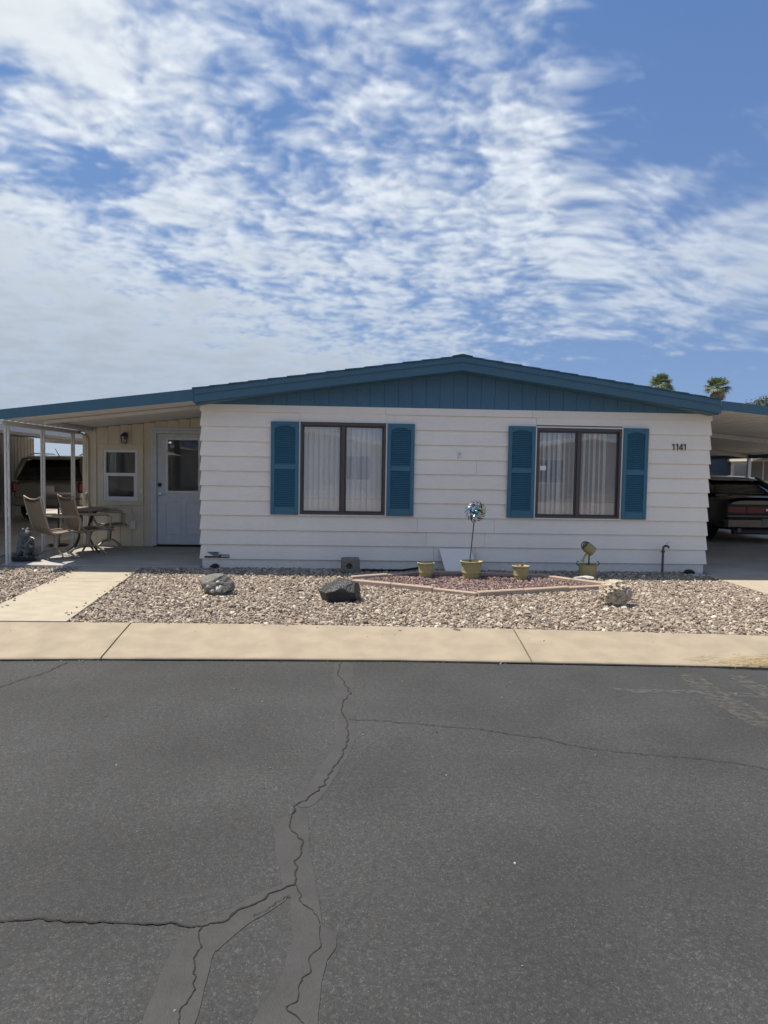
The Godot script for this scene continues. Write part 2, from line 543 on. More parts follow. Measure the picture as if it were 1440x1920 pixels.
const MARKS := {
	"main": [2.049, 4.689, 2.021, 5.037, 2.076, 5.292, 2.123, 5.550, 2.070, 5.764, 2.065, 5.950, 2.094, 6.102, 2.108, 6.337, 2.103, 6.508, 2.075, 6.704, 2.035, 6.848, 1.988, 7.077, 1.918, 7.225, 1.872, 7.280, 1.871, 7.334, 1.849, 7.412, 1.875, 7.535, 1.914, 7.605, 1.925, 7.671, 1.911, 7.776, 1.914, 7.874, 1.915, 7.947],
	"left": [1.915, 7.947, 1.865, 7.982, 1.820, 8.023, 1.760, 8.082, 1.713, 8.138, 1.665, 8.183, 1.613, 8.194, 1.493, 8.180, 1.403, 8.178, 1.291, 8.167, 1.182, 8.163, 1.098, 8.155, 1.074, 8.139, 1.016, 8.151, 0.822, 8.156],
	"down": [1.619, 8.197, 1.611, 8.246, 1.631, 8.302, 1.633, 8.369, 1.644, 8.444, 1.658, 8.519, 1.644, 8.580, 1.639, 8.643, 1.640, 8.720],
	"mid": [1.915, 7.947, 1.948, 8.052, 1.999, 8.118, 2.026, 8.225, 2.023, 8.310, 1.994, 8.363, 2.001, 8.426, 1.969, 8.498, 1.966, 8.566, 1.946, 8.602, 1.960, 8.619, 1.991, 8.650, 2.014, 8.729],
	"right": [2.107, 6.102, 2.333, 6.121, 2.591, 6.197, 2.908, 6.271, 3.084, 6.361, 3.261, 6.422, 3.360, 6.516, 3.464, 6.581, 3.737, 6.668, 4.016, 6.722, 4.217, 6.797, 4.350, 6.877, 4.531, 6.961],
	"kerb": [-0.113, 4.765, -0.147, 5.043, -0.251, 5.256, -0.311, 5.454, -0.477, 5.696],
	"thin": [1.907, 8.024, 1.862, 8.060, 1.812, 8.121, 1.779, 8.152],
	"s1l": [1.972, 4.707, 2.023, 5.552, 2.041, 6.103, 2.035, 6.466, 1.991, 6.777, 1.899, 7.107, 1.848, 7.280],
	"s1r": [2.144, 4.704, 2.149, 5.550, 2.153, 6.199, 2.139, 6.549, 2.077, 6.848, 2.003, 7.138, 1.944, 7.335],
	"s2l": [1.783, 7.437, 1.828, 7.713, 1.858, 7.910, 1.900, 8.051],
	"s2r": [1.930, 7.335, 1.953, 7.628, 1.988, 7.875, 2.015, 8.053],
	"s3t": [1.908, 7.911, 1.762, 8.022, 1.650, 8.149, 1.566, 8.225],
	"s3b": [1.908, 8.034, 1.798, 8.152, 1.738, 8.240, 1.686, 8.344],
	"s4l": [1.573, 8.217, 1.539, 8.367, 1.535, 8.512, 1.539, 8.640, 1.546, 8.718],
	"s4r": [1.712, 8.248, 1.682, 8.370, 1.682, 8.537, 1.681, 8.643, 1.690, 8.721],
	"s5l": [1.897, 8.017, 1.929, 8.266, 1.913, 8.374, 1.899, 8.519, 1.853, 8.647, 1.827, 8.725],
	"s5r": [2.005, 7.984, 2.032, 8.195, 2.081, 8.235, 2.075, 8.311, 2.049, 8.377, 2.044, 8.523, 2.040, 8.652, 2.040, 8.730],
	"s6t": [1.076, 8.167, 1.295, 8.179, 1.588, 8.202],
	"s6b": [1.119, 8.274, 1.330, 8.289, 1.564, 8.293],
	"d1a": [4.659, 4.994, 4.575, 5.524, 4.627, 5.879, 4.677, 6.303],
	"d1b": [4.823, 4.991, 4.763, 5.458, 4.823, 5.787, 4.829, 6.038],
	"d2a": [4.994, 5.079, 5.038, 5.389, 5.054, 5.643],
	"d2b": [5.181, 5.046, 5.196, 5.250, 5.200, 5.387],
	"d3a": [3.998, 5.401, 4.520, 5.474, 5.111, 5.544],
	"d3b": [4.009, 5.479, 4.479, 5.563, 5.054, 5.643],
}

func asphalt_picture(n: int, sd: int) -> ImageTexture:   # crushed stone of many greys in black binder
	var im := Image.create(n, n, false, Image.FORMAT_RGB8)
	var r := RandomNumberGenerator.new()
	r.seed = sd
	var cells := noise(0.17, 1, sd, FastNoiseLite.TYPE_CELLULAR)
	cells.fractal_type = FastNoiseLite.FRACTAL_NONE
	cells.cellular_return_type = FastNoiseLite.RETURN_CELL_VALUE
	var chips := cells.get_seamless_image(n, n)
	var base := noise(0.03, 4, sd + 9).get_seamless_image(n, n)
	var warm := noise(0.006, 3, sd + 12).get_seamless_image(n, n)
	for y in n:
		for x in n:
			var v := chips.get_pixel(x, y).r
			var k := 0.036 + 0.014 * v + 0.034 * pow(v, 9.0) + 0.020 * (base.get_pixel(x, y).r - 0.5) + r.randf_range(-0.006, 0.006)
			k = maxf(k * 1.06, 0.008)
			var w := 0.04 * (warm.get_pixel(x, y).r - 0.35)
			im.set_pixel(x, y, lin(k * (0.95 + w), k, k * (1.03 - w)))
	for i in n * n / 900:
		var x := r.randi() % n
		var y := r.randi() % n
		var k := 0.08 + 0.30 * pow(r.randf(), 5.0)
		var c := lin(k * 1.05, k, k * 0.90)
		for e in [[0, 0], [1, 0], [0, 1], [1, 1]]:
			im.set_pixel((x + e[0]) % n, (y + e[1]) % n, c)
	return ImageTexture.create_from_image(im)

func dust_picture() -> NoiseTexture2D:   # thin dust that lies in patches
	var t := grain(1.0, 1.0, 0.018, 14, 5)
	var g := Gradient.new()
	g.offsets = PackedFloat32Array([0.0, 0.35, 0.75, 1.0])
	g.colors = PackedColorArray([Color(1, 1, 1, 0.0), Color(1, 1, 1, 0.08), Color(1, 1, 1, 0.5), Color(1, 1, 1, 0.6)])
	t.color_ramp = g
	return t

func make_materials() -> void:
	var g_soft := grain(0.86, 1.0, 0.012, 3)
	var g_mid := grain(0.72, 1.0, 0.03, 4)
	var g_speck := grain(0.62, 1.0, 0.12, 5, 3)
	var g_stain := grain(0.74, 1.06, 0.006, 6, 4)
	var b_fine := bumps(0.15, 7, 3)
	var b_mid := bumps(0.03, 8, 5)
	var b_long := bumps(0.02, 9, 4)
	var road := asphalt_picture(1024, 41)
	M.asphalt = over(mat(Color.WHITE, 0.88, road, Vector3(0.82, 0.82, 0.82), bumps(0.22, 7, 2, 1024), 0.35), grain(0.58, 1.0, 0.009, 6, 6), 0.17)
	M.seal = over(mat(lin(0.046, 0.0475, 0.0485), 0.78, grain(0.80, 1.0, 0.05, 15), Vector3(1.5, 1.5, 1.5), b_fine, 0.12), grain(0.7, 1.0, 0.01, 16), 0.9)
	M.tar = mat(lin(0.012, 0.012, 0.012), 0.9)
	M.dusty = mat(lin(0.115, 0.11, 0.10), 0.95, dust_picture(), Vector3(1.3, 1.3, 1.3))
	M.dusty.transparency = BaseMaterial3D.TRANSPARENCY_ALPHA
	M.concrete = over(mat(lin(0.41, 0.35, 0.255), 0.9, grain(0.68, 1.0, 0.13, 17, 4), Vector3(2.2, 2.2, 2.2), b_fine, 0.15), grain(0.74, 1.0, 0.012, 18, 6), 0.5)
	M.walk = over(mat(lin(0.43, 0.385, 0.295), 0.88, grain(0.86, 1.0, 0.09, 19, 4), Vector3(2, 2, 2), b_fine, 0.06), grain(0.80, 1.0, 0.012, 20), 0.6)
	M.slab = over(mat(lin(0.42, 0.41, 0.385), 0.85, grain(0.82, 1.0, 0.09, 21, 4), Vector3(2, 2, 2), b_fine, 0.06), g_stain, 0.4)
	M.dirt = mat(lin(0.33, 0.28, 0.225), 0.95, g_speck, Vector3(2, 2, 2), b_mid, 1.0)
	M.gap = mat(lin(0.05, 0.045, 0.04), 0.95)
	M.stones = mat(Color.WHITE, 0.85, grain(0.70, 1.0, 0.05, 22), Vector3(9, 9, 9))
	M.stones.vertex_color_use_as_albedo = true
	M.siding = over(mat(lin(0.835, 0.790, 0.715), 0.55, grain(0.93, 1.0, 0.02, 23), Vector3(0.6, 5, 0.6), b_long, 0.05), grain(0.93, 1.0, 0.006, 24), 0.35)
	M.siding_b = over(mat(lin(0.81, 0.765, 0.69), 0.55, grain(0.92, 1.0, 0.02, 23), Vector3(0.6, 5, 0.6), b_long, 0.05), grain(0.93, 1.0, 0.006, 24), 0.35)
	M.skirt = mat(lin(0.74, 0.71, 0.66), 0.6, grain(0.85, 1.0, 0.02, 25), Vector3(1, 2, 1))
	M.blue = over(mat(lin(0.046, 0.130, 0.198), 0.55, grain(0.88, 1.0, 0.02, 26), Vector3(2, 2, 2), b_long, 0.03), grain(0.9, 1.0, 0.008, 27), 0.4)
	M.blue_panel = over(mat(lin(0.056, 0.155, 0.255), 0.6, grain(0.86, 1.0, 0.02, 28), Vector3(5, 0.8, 5), b_long, 0.04), grain(0.88, 1.0, 0.008, 27), 0.5)
	M.shutter = mat(lin(0.038, 0.138, 0.210), 0.5, grain(0.92, 1.0, 0.03, 29), Vector3(3, 3, 3))
	M.shingle = mat(lin(0.046, 0.125, 0.190), 0.9, g_speck, Vector3(6, 6, 6), b_fine, 0.2)
	M.bronze = mat(lin(0.085, 0.075, 0.075), 0.4, g_soft, Vector3(3, 3, 3), null, 0.0, 0.3)
	M.alu = mat(lin(0.72, 0.72, 0.72), 0.35, g_soft, Vector3(2, 2, 2), null, 0.0, 0.4)
	M.white = mat(lin(0.78, 0.78, 0.77), 0.45, g_soft, Vector3(2, 2, 2))
	M.cover_paint = mat(lin(0.56, 0.56, 0.55), 0.5, grain(0.86, 1.0, 0.015, 30), Vector3(1, 1, 1))
	M.cream = over(mat(lin(0.72, 0.65, 0.50), 0.65, grain(0.90, 1.0, 0.03, 31), Vector3(6, 0.8, 6)), grain(0.88, 1.0, 0.01, 32), 0.6)
	M.door = mat(lin(0.60, 0.64, 0.69), 0.4, g_soft, Vector3(1, 1, 1))
	M.vane = mat(lin(0.70, 0.70, 0.695), 0.7, grain(0.94, 1.0, 0.05, 33), Vector3(10, 1, 10))
	M.vane.backlight_enabled = true
	M.vane.backlight = lin(0.3, 0.3, 0.3)
	M.inside = mat(lin(0.38, 0.36, 0.33), 0.9, g_soft, Vector3.ONE)
	M.glass = StandardMaterial3D.new()
	M.glass.albedo_color = Color(0.9, 0.95, 0.97, 0.06)
	M.glass.transparency = BaseMaterial3D.TRANSPARENCY_ALPHA
	M.glass.roughness = 0.0
	M.glass.metallic_specular = 0.65
	M.dark_glass = mat(lin(0.010, 0.012, 0.014), 0.04)
	M.dark_glass.metallic_specular = 0.6
	M.black = mat(lin(0.014, 0.014, 0.015), 0.5)
	M.rubber = mat(lin(0.018, 0.018, 0.018), 0.85, g_speck, Vector3(5, 5, 5))
	M.iron = mat(lin(0.045, 0.040, 0.036), 0.55, g_mid, Vector3(8, 8, 8), null, 0.0, 0.4)
	M.pot = over(mat(lin(0.72, 0.62, 0.28), 0.65, grain(0.42, 1.0, 0.035, 34), Vector3(5, 5, 5), b_mid, 0.8), grain(0.7, 1.0, 0.02, 35), 3.0)
	M.worn = mat(lin(0.72, 0.66, 0.52), 0.8, grain(0.35, 1.0, 0.05, 53), Vector3(9, 9, 9))
	M.soil = mat(lin(0.16, 0.12, 0.09), 0.95, g_speck, Vector3(9, 9, 9), b_mid, 1.0)
	M.dry = mat(lin(0.22, 0.15, 0.09), 0.9, g_mid, Vector3(20, 20, 20))
	M.straw = mat(lin(0.55, 0.42, 0.22), 0.85, g_mid, Vector3(20, 20, 20))
	M.edging = mat(lin(0.46, 0.36, 0.28), 0.9, grain(0.70, 1.0, 0.09, 36), Vector3(5, 5, 5), b_fine, 0.15)
	M.rock_grey = over(mat(lin(0.40, 0.39, 0.345), 0.85, grain(0.35, 1.0, 0.035, 37), Vector3(5, 5, 5), b_mid, 1.4), grain(0.6, 1.0, 0.02, 38), 3.0)
	M.rock_dark = over(mat(lin(0.050, 0.060, 0.058), 0.38, grain(0.4, 1.0, 0.03, 39), Vector3(4, 9, 4), b_mid, 0.8), grain(0.6, 1.0, 0.02, 38), 3.0)
	M.rock_tan = over(mat(lin(0.80, 0.69, 0.54), 0.9, grain(0.55, 1.0, 0.035, 40), Vector3(4, 4, 4), b_mid, 1.6), grain(0.72, 1.0, 0.02, 54), 3.0)
	M.block = over(mat(lin(0.34, 0.32, 0.28), 0.9, grain(0.45, 1.0, 0.05, 41), Vector3(4, 4, 4), b_mid, 0.8), grain(0.6, 1.0, 0.02, 38), 3.0)
	M.pebble_a = mat(lin(0.55, 0.55, 0.52), 0.8, g_mid, Vector3(8, 8, 8))
	M.pebble_b = mat(lin(0.50, 0.39, 0.36), 0.8, g_mid, Vector3(8, 8, 8))
	M.sling = mat(lin(0.25, 0.195, 0.14), 0.8, grain(0.7, 1.0, 0.2, 42, 2), Vector3(6, 6, 6))
	M.frame = mat(lin(0.36, 0.315, 0.255), 0.4, g_soft, Vector3(4, 4, 4), null, 0.0, 0.3)
	M.table = mat(lin(0.28, 0.23, 0.18), 0.5, g_mid, Vector3(4, 4, 4))
	M.steel = mat(lin(0.55, 0.56, 0.57), 0.22, null, Vector3.ONE, null, 0.0, 1.0)
	M.teal = mat(lin(0.10, 0.42, 0.50), 0.2, null, Vector3.ONE, null, 0.0, 0.85)
	M.dark_steel = mat(lin(0.10, 0.10, 0.11), 0.3, null, Vector3.ONE, null, 0.0, 0.9)
	M.trunk = mat(lin(0.20, 0.16, 0.12), 0.9, g_mid, Vector3(2, 6, 2), b_mid, 2.0)
	M.frond = mat(lin(0.15, 0.20, 0.085), 0.55, g_mid, Vector3(2, 2, 2))
	M.frond.backlight_enabled = true
	M.frond.backlight = lin(0.25, 0.3, 0.1)
	M.dead_frond = mat(lin(0.30, 0.23, 0.14), 0.8, g_mid, Vector3(2, 2, 2))
	M.leaf = mat(lin(0.10, 0.115, 0.060), 0.6, g_mid, Vector3(2, 2, 2))
	M.leaf.backlight_enabled = true
	M.leaf.backlight = lin(0.2, 0.25, 0.1)
	M.suv = mat(lin(0.25, 0.245, 0.22), 0.3, null, Vector3.ONE, null, 0.0, 0.4)
	M.suv.clearcoat_enabled = true
	M.suv.clearcoat = 1.0
	M.suv.clearcoat_roughness = 0.05
	M.car = mat(lin(0.008, 0.008, 0.010), 0.3)
	M.car.clearcoat_enabled = true
	M.car.clearcoat = 1.0
	M.car.clearcoat_roughness = 0.03
	M.lamp_red = mat(lin(0.17, 0.008, 0.018), 0.12)
	M.badge = mat(lin(0.75, 0.75, 0.76), 0.3, null, Vector3.ONE, null, 0.0, 0.5)
	M.tan_wall = mat(lin(0.50, 0.47, 0.41), 0.7, grain(0.9, 1.0, 0.02, 43), Vector3(3, 0.5, 3))
	M.brown_wall = mat(lin(0.24, 0.16, 0.125), 0.9, g_mid, Vector3(1, 1, 1))
	M.shed = mat(lin(0.030, 0.055, 0.085), 0.6, g_soft, Vector3.ONE)
	M.far_white = mat(lin(0.70, 0.69, 0.66), 0.6, g_soft, Vector3.ONE)
	M.far_tan = mat(lin(0.55, 0.46, 0.36), 0.6, g_soft, Vector3.ONE)
	M.far_roof = mat(lin(0.72, 0.71, 0.69), 0.8, g_mid, Vector3(2, 2, 2))
	M.awning = mat(lin(0.74, 0.66, 0.52), 0.5, g_mid, Vector3(6, 1, 6))
	M.frog = over(mat(lin(0.20, 0.22, 0.22), 0.55, grain(0.5, 1.0, 0.03, 44), Vector3(5, 5, 5), b_mid, 0.5), grain(0.6, 1.0, 0.02, 38), 3.0)

func gravel(called: String, spots: Array, tones: Array, size: float, sd: int) -> void:
	# loose stones nobody could count: three shapes, each spread by the thousand
	var r := RandomNumberGenerator.new()
	r.seed = sd
	var o := Node3D.new()
	o.name = called
	o.set_meta("kind", "stuff")
	add_child(o)
	var lots := [[], [], [], []]
	for p in spots:
		lots[r.randi() % 4].append(p)
	for k in 4:
		var m := MB.new()
		stone(m, Vector3.ZERO, Vector3(1.15, 0.50, 0.74), 900 + sd * 10 + k, 1, 8, 0.30, 1.6, Basis.IDENTITY, false)
		var mm := MultiMesh.new()
		mm.transform_format = MultiMesh.TRANSFORM_3D
		mm.use_colors = true
		mm.mesh = m.mesh()
		mm.instance_count = lots[k].size()
		for i in lots[k].size():
			var s: float = size * exp(r.randfn(-0.03, 0.40))
			var b := Basis(Vector3.UP, r.randf() * TAU) * Basis(Vector3.RIGHT, r.randfn(0.0, 0.5)) * Basis(Vector3.BACK, r.randfn(0.0, 0.5))
			mm.set_instance_transform(i, Transform3D(b.scaled_local(Vector3(s, s, s)), lots[k][i]))
			var c: Vector3 = tones[r.randi() % tones.size()] * r.randf_range(0.68, 1.22)
			mm.set_instance_color(i, Color(c.x, c.y, c.z))
		var inst := MultiMeshInstance3D.new()
		inst.name = "stone"
		inst.multimesh = mm
		inst.material_override = M.stones
		inst.set_meta("kind", "stuff")
		o.add_child(inst, true)

const BED := [2.17, 1.40, 3.576, 2.22, 5.34, 1.55, 4.67, 0.73, 3.09, 0.55, 2.17, 1.10]

func make_setting() -> void:
	var far := 90.0
	structure("ground", bx(Vector3(-300, -0.5, -400), Vector3(300, -0.20, 300)), M.dirt)
	# the street: one sheet that follows the kerb on both sides
	var out := []
	var back := []
	for i in 49:
		var x := -60.0 + 2.5 * i
		out.append_array([x, kerb_road(x) - 0.03])
	for i in 49:
		var x := 60.0 - 2.5 * i
		back.append_array([x, kerb_road(x) + 8.6])
	var road := structure("road", sheet(out + back, -0.12, 0.1), M.asphalt)
	var y := -0.1186
	for s in [["s1l", "s1r"], ["s2l", "s2r"], ["s3t", "s3b"], ["s4l", "s4r"], ["s5l", "s5r"]]:
		put(road, "sealer_patch", strip(MARKS[s[0]], MARKS[s[1]], y, 0.012, int(y * -1000000) % 997), M.seal)
		y += 0.0003
	for s in [["d1a", "d1b"], ["d2a", "d2b"], ["d3a", "d3b"]]:
		put(road, "dust_streak", strip(MARKS[s[0]], MARKS[s[1]], y, 0.04, int(y * -1000000) % 997), M.dusty)
		y += 0.0003
	for c in [["main", 0.007, 0.006], ["left", 0.008, 0.008], ["down", 0.004, 0.004], ["mid", 0.003, 0.004], ["right", 0.006, 0.005], ["kerb", 0.008, 0.007], ["thin", 0.003, 0.003]]:
		put(road, "crack", crack(MARKS[c[0]], c[1], c[2], y + 0.0006, hash(c[0]) % 1000), M.tar)
		y += 0.0002
	# the sidewalk slabs, a rolled kerb that slopes into the street
	var walk := Node3D.new()
	walk.name = "sidewalk"
	var edge := noise(1.0, 3, 19)
	walk.set_meta("kind", "structure")
	add_child(walk)
	for k in range(-8, 9):
		var x0 := 0.13 + 3.47 * k
		var m := MB.new()
		for i in 48:
			var xa := lerpf(x0 + 0.007, x0 + 3.463, i / 48.0)
			var xb := lerpf(x0 + 0.007, x0 + 3.463, (i + 1) / 48.0)
			var sa := []
			var sb := []
			for e in [[xa, sa], [xb, sb]]:
				var zt := kerb_top(e[0])
				var zr: float = kerb_road(e[0]) + 0.010 * edge.get_noise_1d(e[0] * 5.0)
				for q in [[zt, -0.15], [zt, 0.004], [lerpf(zt, zr, 0.06), 0.010], [lerpf(zt, zr, 0.5), -0.038], [lerpf(zt, zr, 0.85), -0.082], [zr - 0.012, -0.097], [zr, -0.106], [zr, -0.15]]:
					e[1].append(Vector3(e[0], q[1], q[0]))
			for j in 7:
				m.quado(sa[j], sb[j], sb[j + 1], sa[j + 1], Vector3(0, 1, -1 if j == 0 else 1))
			if i == 0 or i == 47:
				var e: Array = sa if i == 0 else sb
				for j in 6:
					m.trio(e[0], e[j + 1], e[j + 2] if j < 6 else e[0], Vector3(-1 if i == 0 else 1, 0, 0))
		put(walk, "slab", m, M.concrete)
	var jm := MB.new()
	for i in 48:
		var x := -60.0 + 2.5 * i
		jm.quad(Vector3(x, -0.108, kerb_top(x)), Vector3(x, -0.108, kerb_road(x) + 0.005), Vector3(x + 2.5, -0.108, kerb_road(x + 2.5) + 0.005), Vector3(x + 2.5, -0.108, kerb_top(x + 2.5)))
	put(walk, "joint_bed", jm, M.gap)
	# the yards: packed dirt under the gravel
	var yard := []
	for i in 49:
		yard.append_array([-60.0 + 2.5 * i, kerb_top(-60.0 + 2.5 * i)])
	structure("yard", sheet(yard + [60.0, -90.0, -60.0, -90.0], -0.022, 0.15), M.dirt)
	# the front path
	var path := Node3D.new()
	path.name = "front_path"
	path.set_meta("kind", "structure")
	add_child(path)
	var zs := [3.86, 1.52, 0.16]
	for i in 2:
		var za: float = zs[i] - 0.004
		var zb: float = zs[i + 1] + 0.004
		put(path, "slab", sheet([walk_left(za), za, walk_right(za), za, walk_right(zb), zb, walk_left(zb), zb], 0.018, 0.10), M.walk)
	put(path, "crack", crack([walk_left(1.32) + 0.02, 1.30, -1.2, 1.27, -0.9, 1.30, walk_right(1.32) - 0.15, 1.27], 0.006, 0.005, 0.021, 77), M.gap)
	structure("porch_floor", bx(Vector3(-2.72, -0.1, -2.45), Vector3(0.0, 0.030, 0.155), 0.006), M.slab)
	structure("driveway", sheet([7.16, 0.30, 7.16, kerb_top(7.2) - 0.004, 11.6, kerb_top(11.6) - 0.004, 11.6, 0.30], 0.012, 0.1), M.walk)
	structure("carport_floor", bx(Vector3(7.30, -0.1, -14.0), Vector3(12.4, 0.010, 0.296)), M.slab)
	structure("side_driveway", bx(Vector3(-6.9, -0.1, -14.0), Vector3(-3.3, 0.006, 3.2)), M.slab)
	# gravel
	rng.seed = 5
	var bed := PackedVector2Array()
	for i in range(0, BED.size(), 2):
		bed.append(Vector2(BED[i], BED[i + 1]))
	var spots := []
	var inner := []
	for i in 185000:
		var x := rng.randf_range(-3.3, 9.2)
		var z := rng.randf_range(0.0, 4.6)
		if z > kerb_top(x) + rng.randf_range(-0.03, 0.012) or (x > walk_left(z) - 0.005 and x < walk_right(z) + 0.005) or x > 7.16:
			continue
		if x < 0.0 and z < 0.17:
			continue
		if Geometry2D.is_point_in_polygon(Vector2(x, z), bed):
			inner.append(Vector3(x, rng.randf_range(-0.012, 0.022), z))
			if rng.randf() < 0.5:
				inner.append(Vector3(x + rng.randf_range(-0.03, 0.03), rng.randf_range(-0.008, 0.026), z + rng.randf_range(-0.02, 0.02)))
		else:
			spots.append(Vector3(x, rng.randf_range(-0.022, 0.006), z))
	gravel("yard_gravel", spots, [Vector3(0.439, 0.361, 0.277), Vector3(0.354, 0.288, 0.223), Vector3(0.278, 0.227, 0.186), Vector3(0.489, 0.420, 0.330), Vector3(0.202, 0.163, 0.136), Vector3(0.388, 0.295, 0.227), Vector3(0.388, 0.333, 0.273), Vector3(0.607, 0.547, 0.453)], 0.0118, 1)
	gravel("bed_gravel", inner, [Vector3(0.297, 0.198, 0.178), Vector3(0.238, 0.154, 0.149), Vector3(0.357, 0.258, 0.228), Vector3(0.198, 0.129, 0.129), Vector3(0.417, 0.337, 0.297)], 0.0095, 2)
	# loose grit on the street and the kerb
	var loose := []
	for i in 130:
		loose.append(Vector3(rng.randf_range(-1.5, 6.5), -0.117, rng.randf_range(4.9, 9.6)))
	for i in 26:
		var x := rng.randf_range(-1.0, 6.4) if i > 9 else rng.randf_range(3.62, 4.0)
		var t := rng.randf_range(0.02, 0.45)
		loose.append(Vector3(x, lerpf(0.010, -0.034, t * 2), lerpf(kerb_top(x), kerb_road(x), t)))
	for i in 120:
		var x := rng.randf_range(-1.5, 6.5)
		loose.append(Vector3(x, -0.116, kerb_road(x) + absf(rng.randfn(0.0, 0.03))))
	var spilt := []
	for i in 90:
		var x := rng.randf_range(-0.4, 7.0)
		var t := absf(rng.randfn(0.0, 0.06))
		spilt.append(Vector3(x, lerpf(0.012, -0.038, clampf(t * 2, 0, 1)), lerpf(kerb_top(x), kerb_road(x), t)))
	for i in 70:
		var z := rng.randf_range(0.5, 3.8)
		spilt.append(Vector3(walk_right(z) - absf(rng.randfn(0.0, 0.05)) if i % 2 else walk_left(z) + absf(rng.randfn(0.0, 0.05)), 0.024, z))
	gravel("spilt_gravel", spilt, [Vector3(0.42, 0.34, 0.27), Vector3(0.25, 0.20, 0.17), Vector3(0.5, 0.43, 0.36)], 0.0105, 4)
	gravel("loose_grit", loose, [Vector3(0.34, 0.30, 0.26), Vector3(0.14, 0.12, 0.10), Vector3(0.40, 0.38, 0.35)], 0.0038, 3)

# ---------------------------------------------------------------- the house

const HOUSE_W := 7.3
const RIDGE := 3.62

func roof_y(x: float) -> float:   # top of the roof
	return lerpf(2.50, 3.015, 1.0 - absf(x - RIDGE) / 3.62)

func board(house: Node3D, x0: float, x1: float, yb: float, yt: float, k: int, ends := [true, true]) -> void:
	# one lap board: its lower edge stands out from the wall, and out past the corner where it ends there
	var m := MB.new()
	var row := 0.2085
	var o0 := 0.026 if ends[0] else 0.0
	var o1 := 0.026 if ends[1] else 0.0
	var za := 0.030
	var zb := lerpf(0.030, 0.010, clampf((yt - yb) / row, 0, 1))
	var s0 := o0 * (1.0 - clampf((yt - yb) / row, 0, 1) * 0.85)
	var s1 := o1 * (1.0 - clampf((yt - yb) / row, 0, 1) * 0.85)
	m.hexa([Vector3(x0 - o0, yb, za - 0.010), Vector3(x1 + o1, yb, za - 0.010), Vector3(x1 + o1, yb, za), Vector3(x0 - o0, yb, za),
		Vector3(x0 - s0, yt + 0.006, zb - 0.012), Vector3(x1 + s1, yt + 0.006, zb - 0.012), Vector3(x1 + s1, yt + 0.006, zb), Vector3(x0 - s0, yt + 0.006, zb)])
	put(house, "siding_board", m, M.siding if k % 3 else M.siding_b)

func shutter(house: Node3D, x0: float, x1: float) -> void:
	var y0 := 0.772
	var y1 := 2.085
	var s := holder(house, "shutter", Vector3(x0, y0, 0.034))
	var w := x1 - x0
	var h := y1 - y0
	var z := 0.028
	var b := MB.new()
	b.box(Vector3(0, 0, 0), Vector3(0.055, h, z), 0.004)
	b.box(Vector3(w - 0.055, 0, 0), Vector3(w, h, z), 0.004)
	b.box(Vector3(0.055, 0, 0), Vector3(w - 0.055, 0.105, z), 0.004)
	b.box(Vector3(0.055, h * 0.487, 0), Vector3(w - 0.055, h * 0.487 + 0.075, z), 0.004)
	b.box(Vector3(0.055, h - 0.045, 0), Vector3(w - 0.055, h, z), 0.004)
	var arch := PackedVector2Array([Vector2(0.055, h - 0.045), Vector2(0.055, h - 0.092)])   # the arched head of the upper louvres
	for i in 9:
		var t := i / 8.0
		arch.append(Vector2(lerpf(0.055, w - 0.055, t), h - 0.092 + 0.036 * sin(PI * t)))
	arch.append(Vector2(w - 0.055, h - 0.045))
	b.prism(arch, 0.002, z - 0.001)
	put(s, "frame", b, M.shutter)
	put(s, "back", bx(Vector3(0.05, 0.1, -0.001), Vector3(w - 0.05, h - 0.04, 0.004)), M.shutter)
	var slat := MB.new()
	slat.cbox(Vector3.ZERO, Vector3(w - 0.11, 0.026, 0.007), 0.001, Basis(Vector3.RIGHT, -0.75))
	var sm := slat.mesh()
	for part in [[0.105, h * 0.487], [h * 0.487 + 0.075, h - 0.062]]:
		var n := int((part[1] - part[0]) / 0.0265)
		for i in n:
			put(s, "slat", sm, M.shutter, Vector3(w / 2, lerpf(part[0], part[1], (i + 0.5) / n), 0.014))

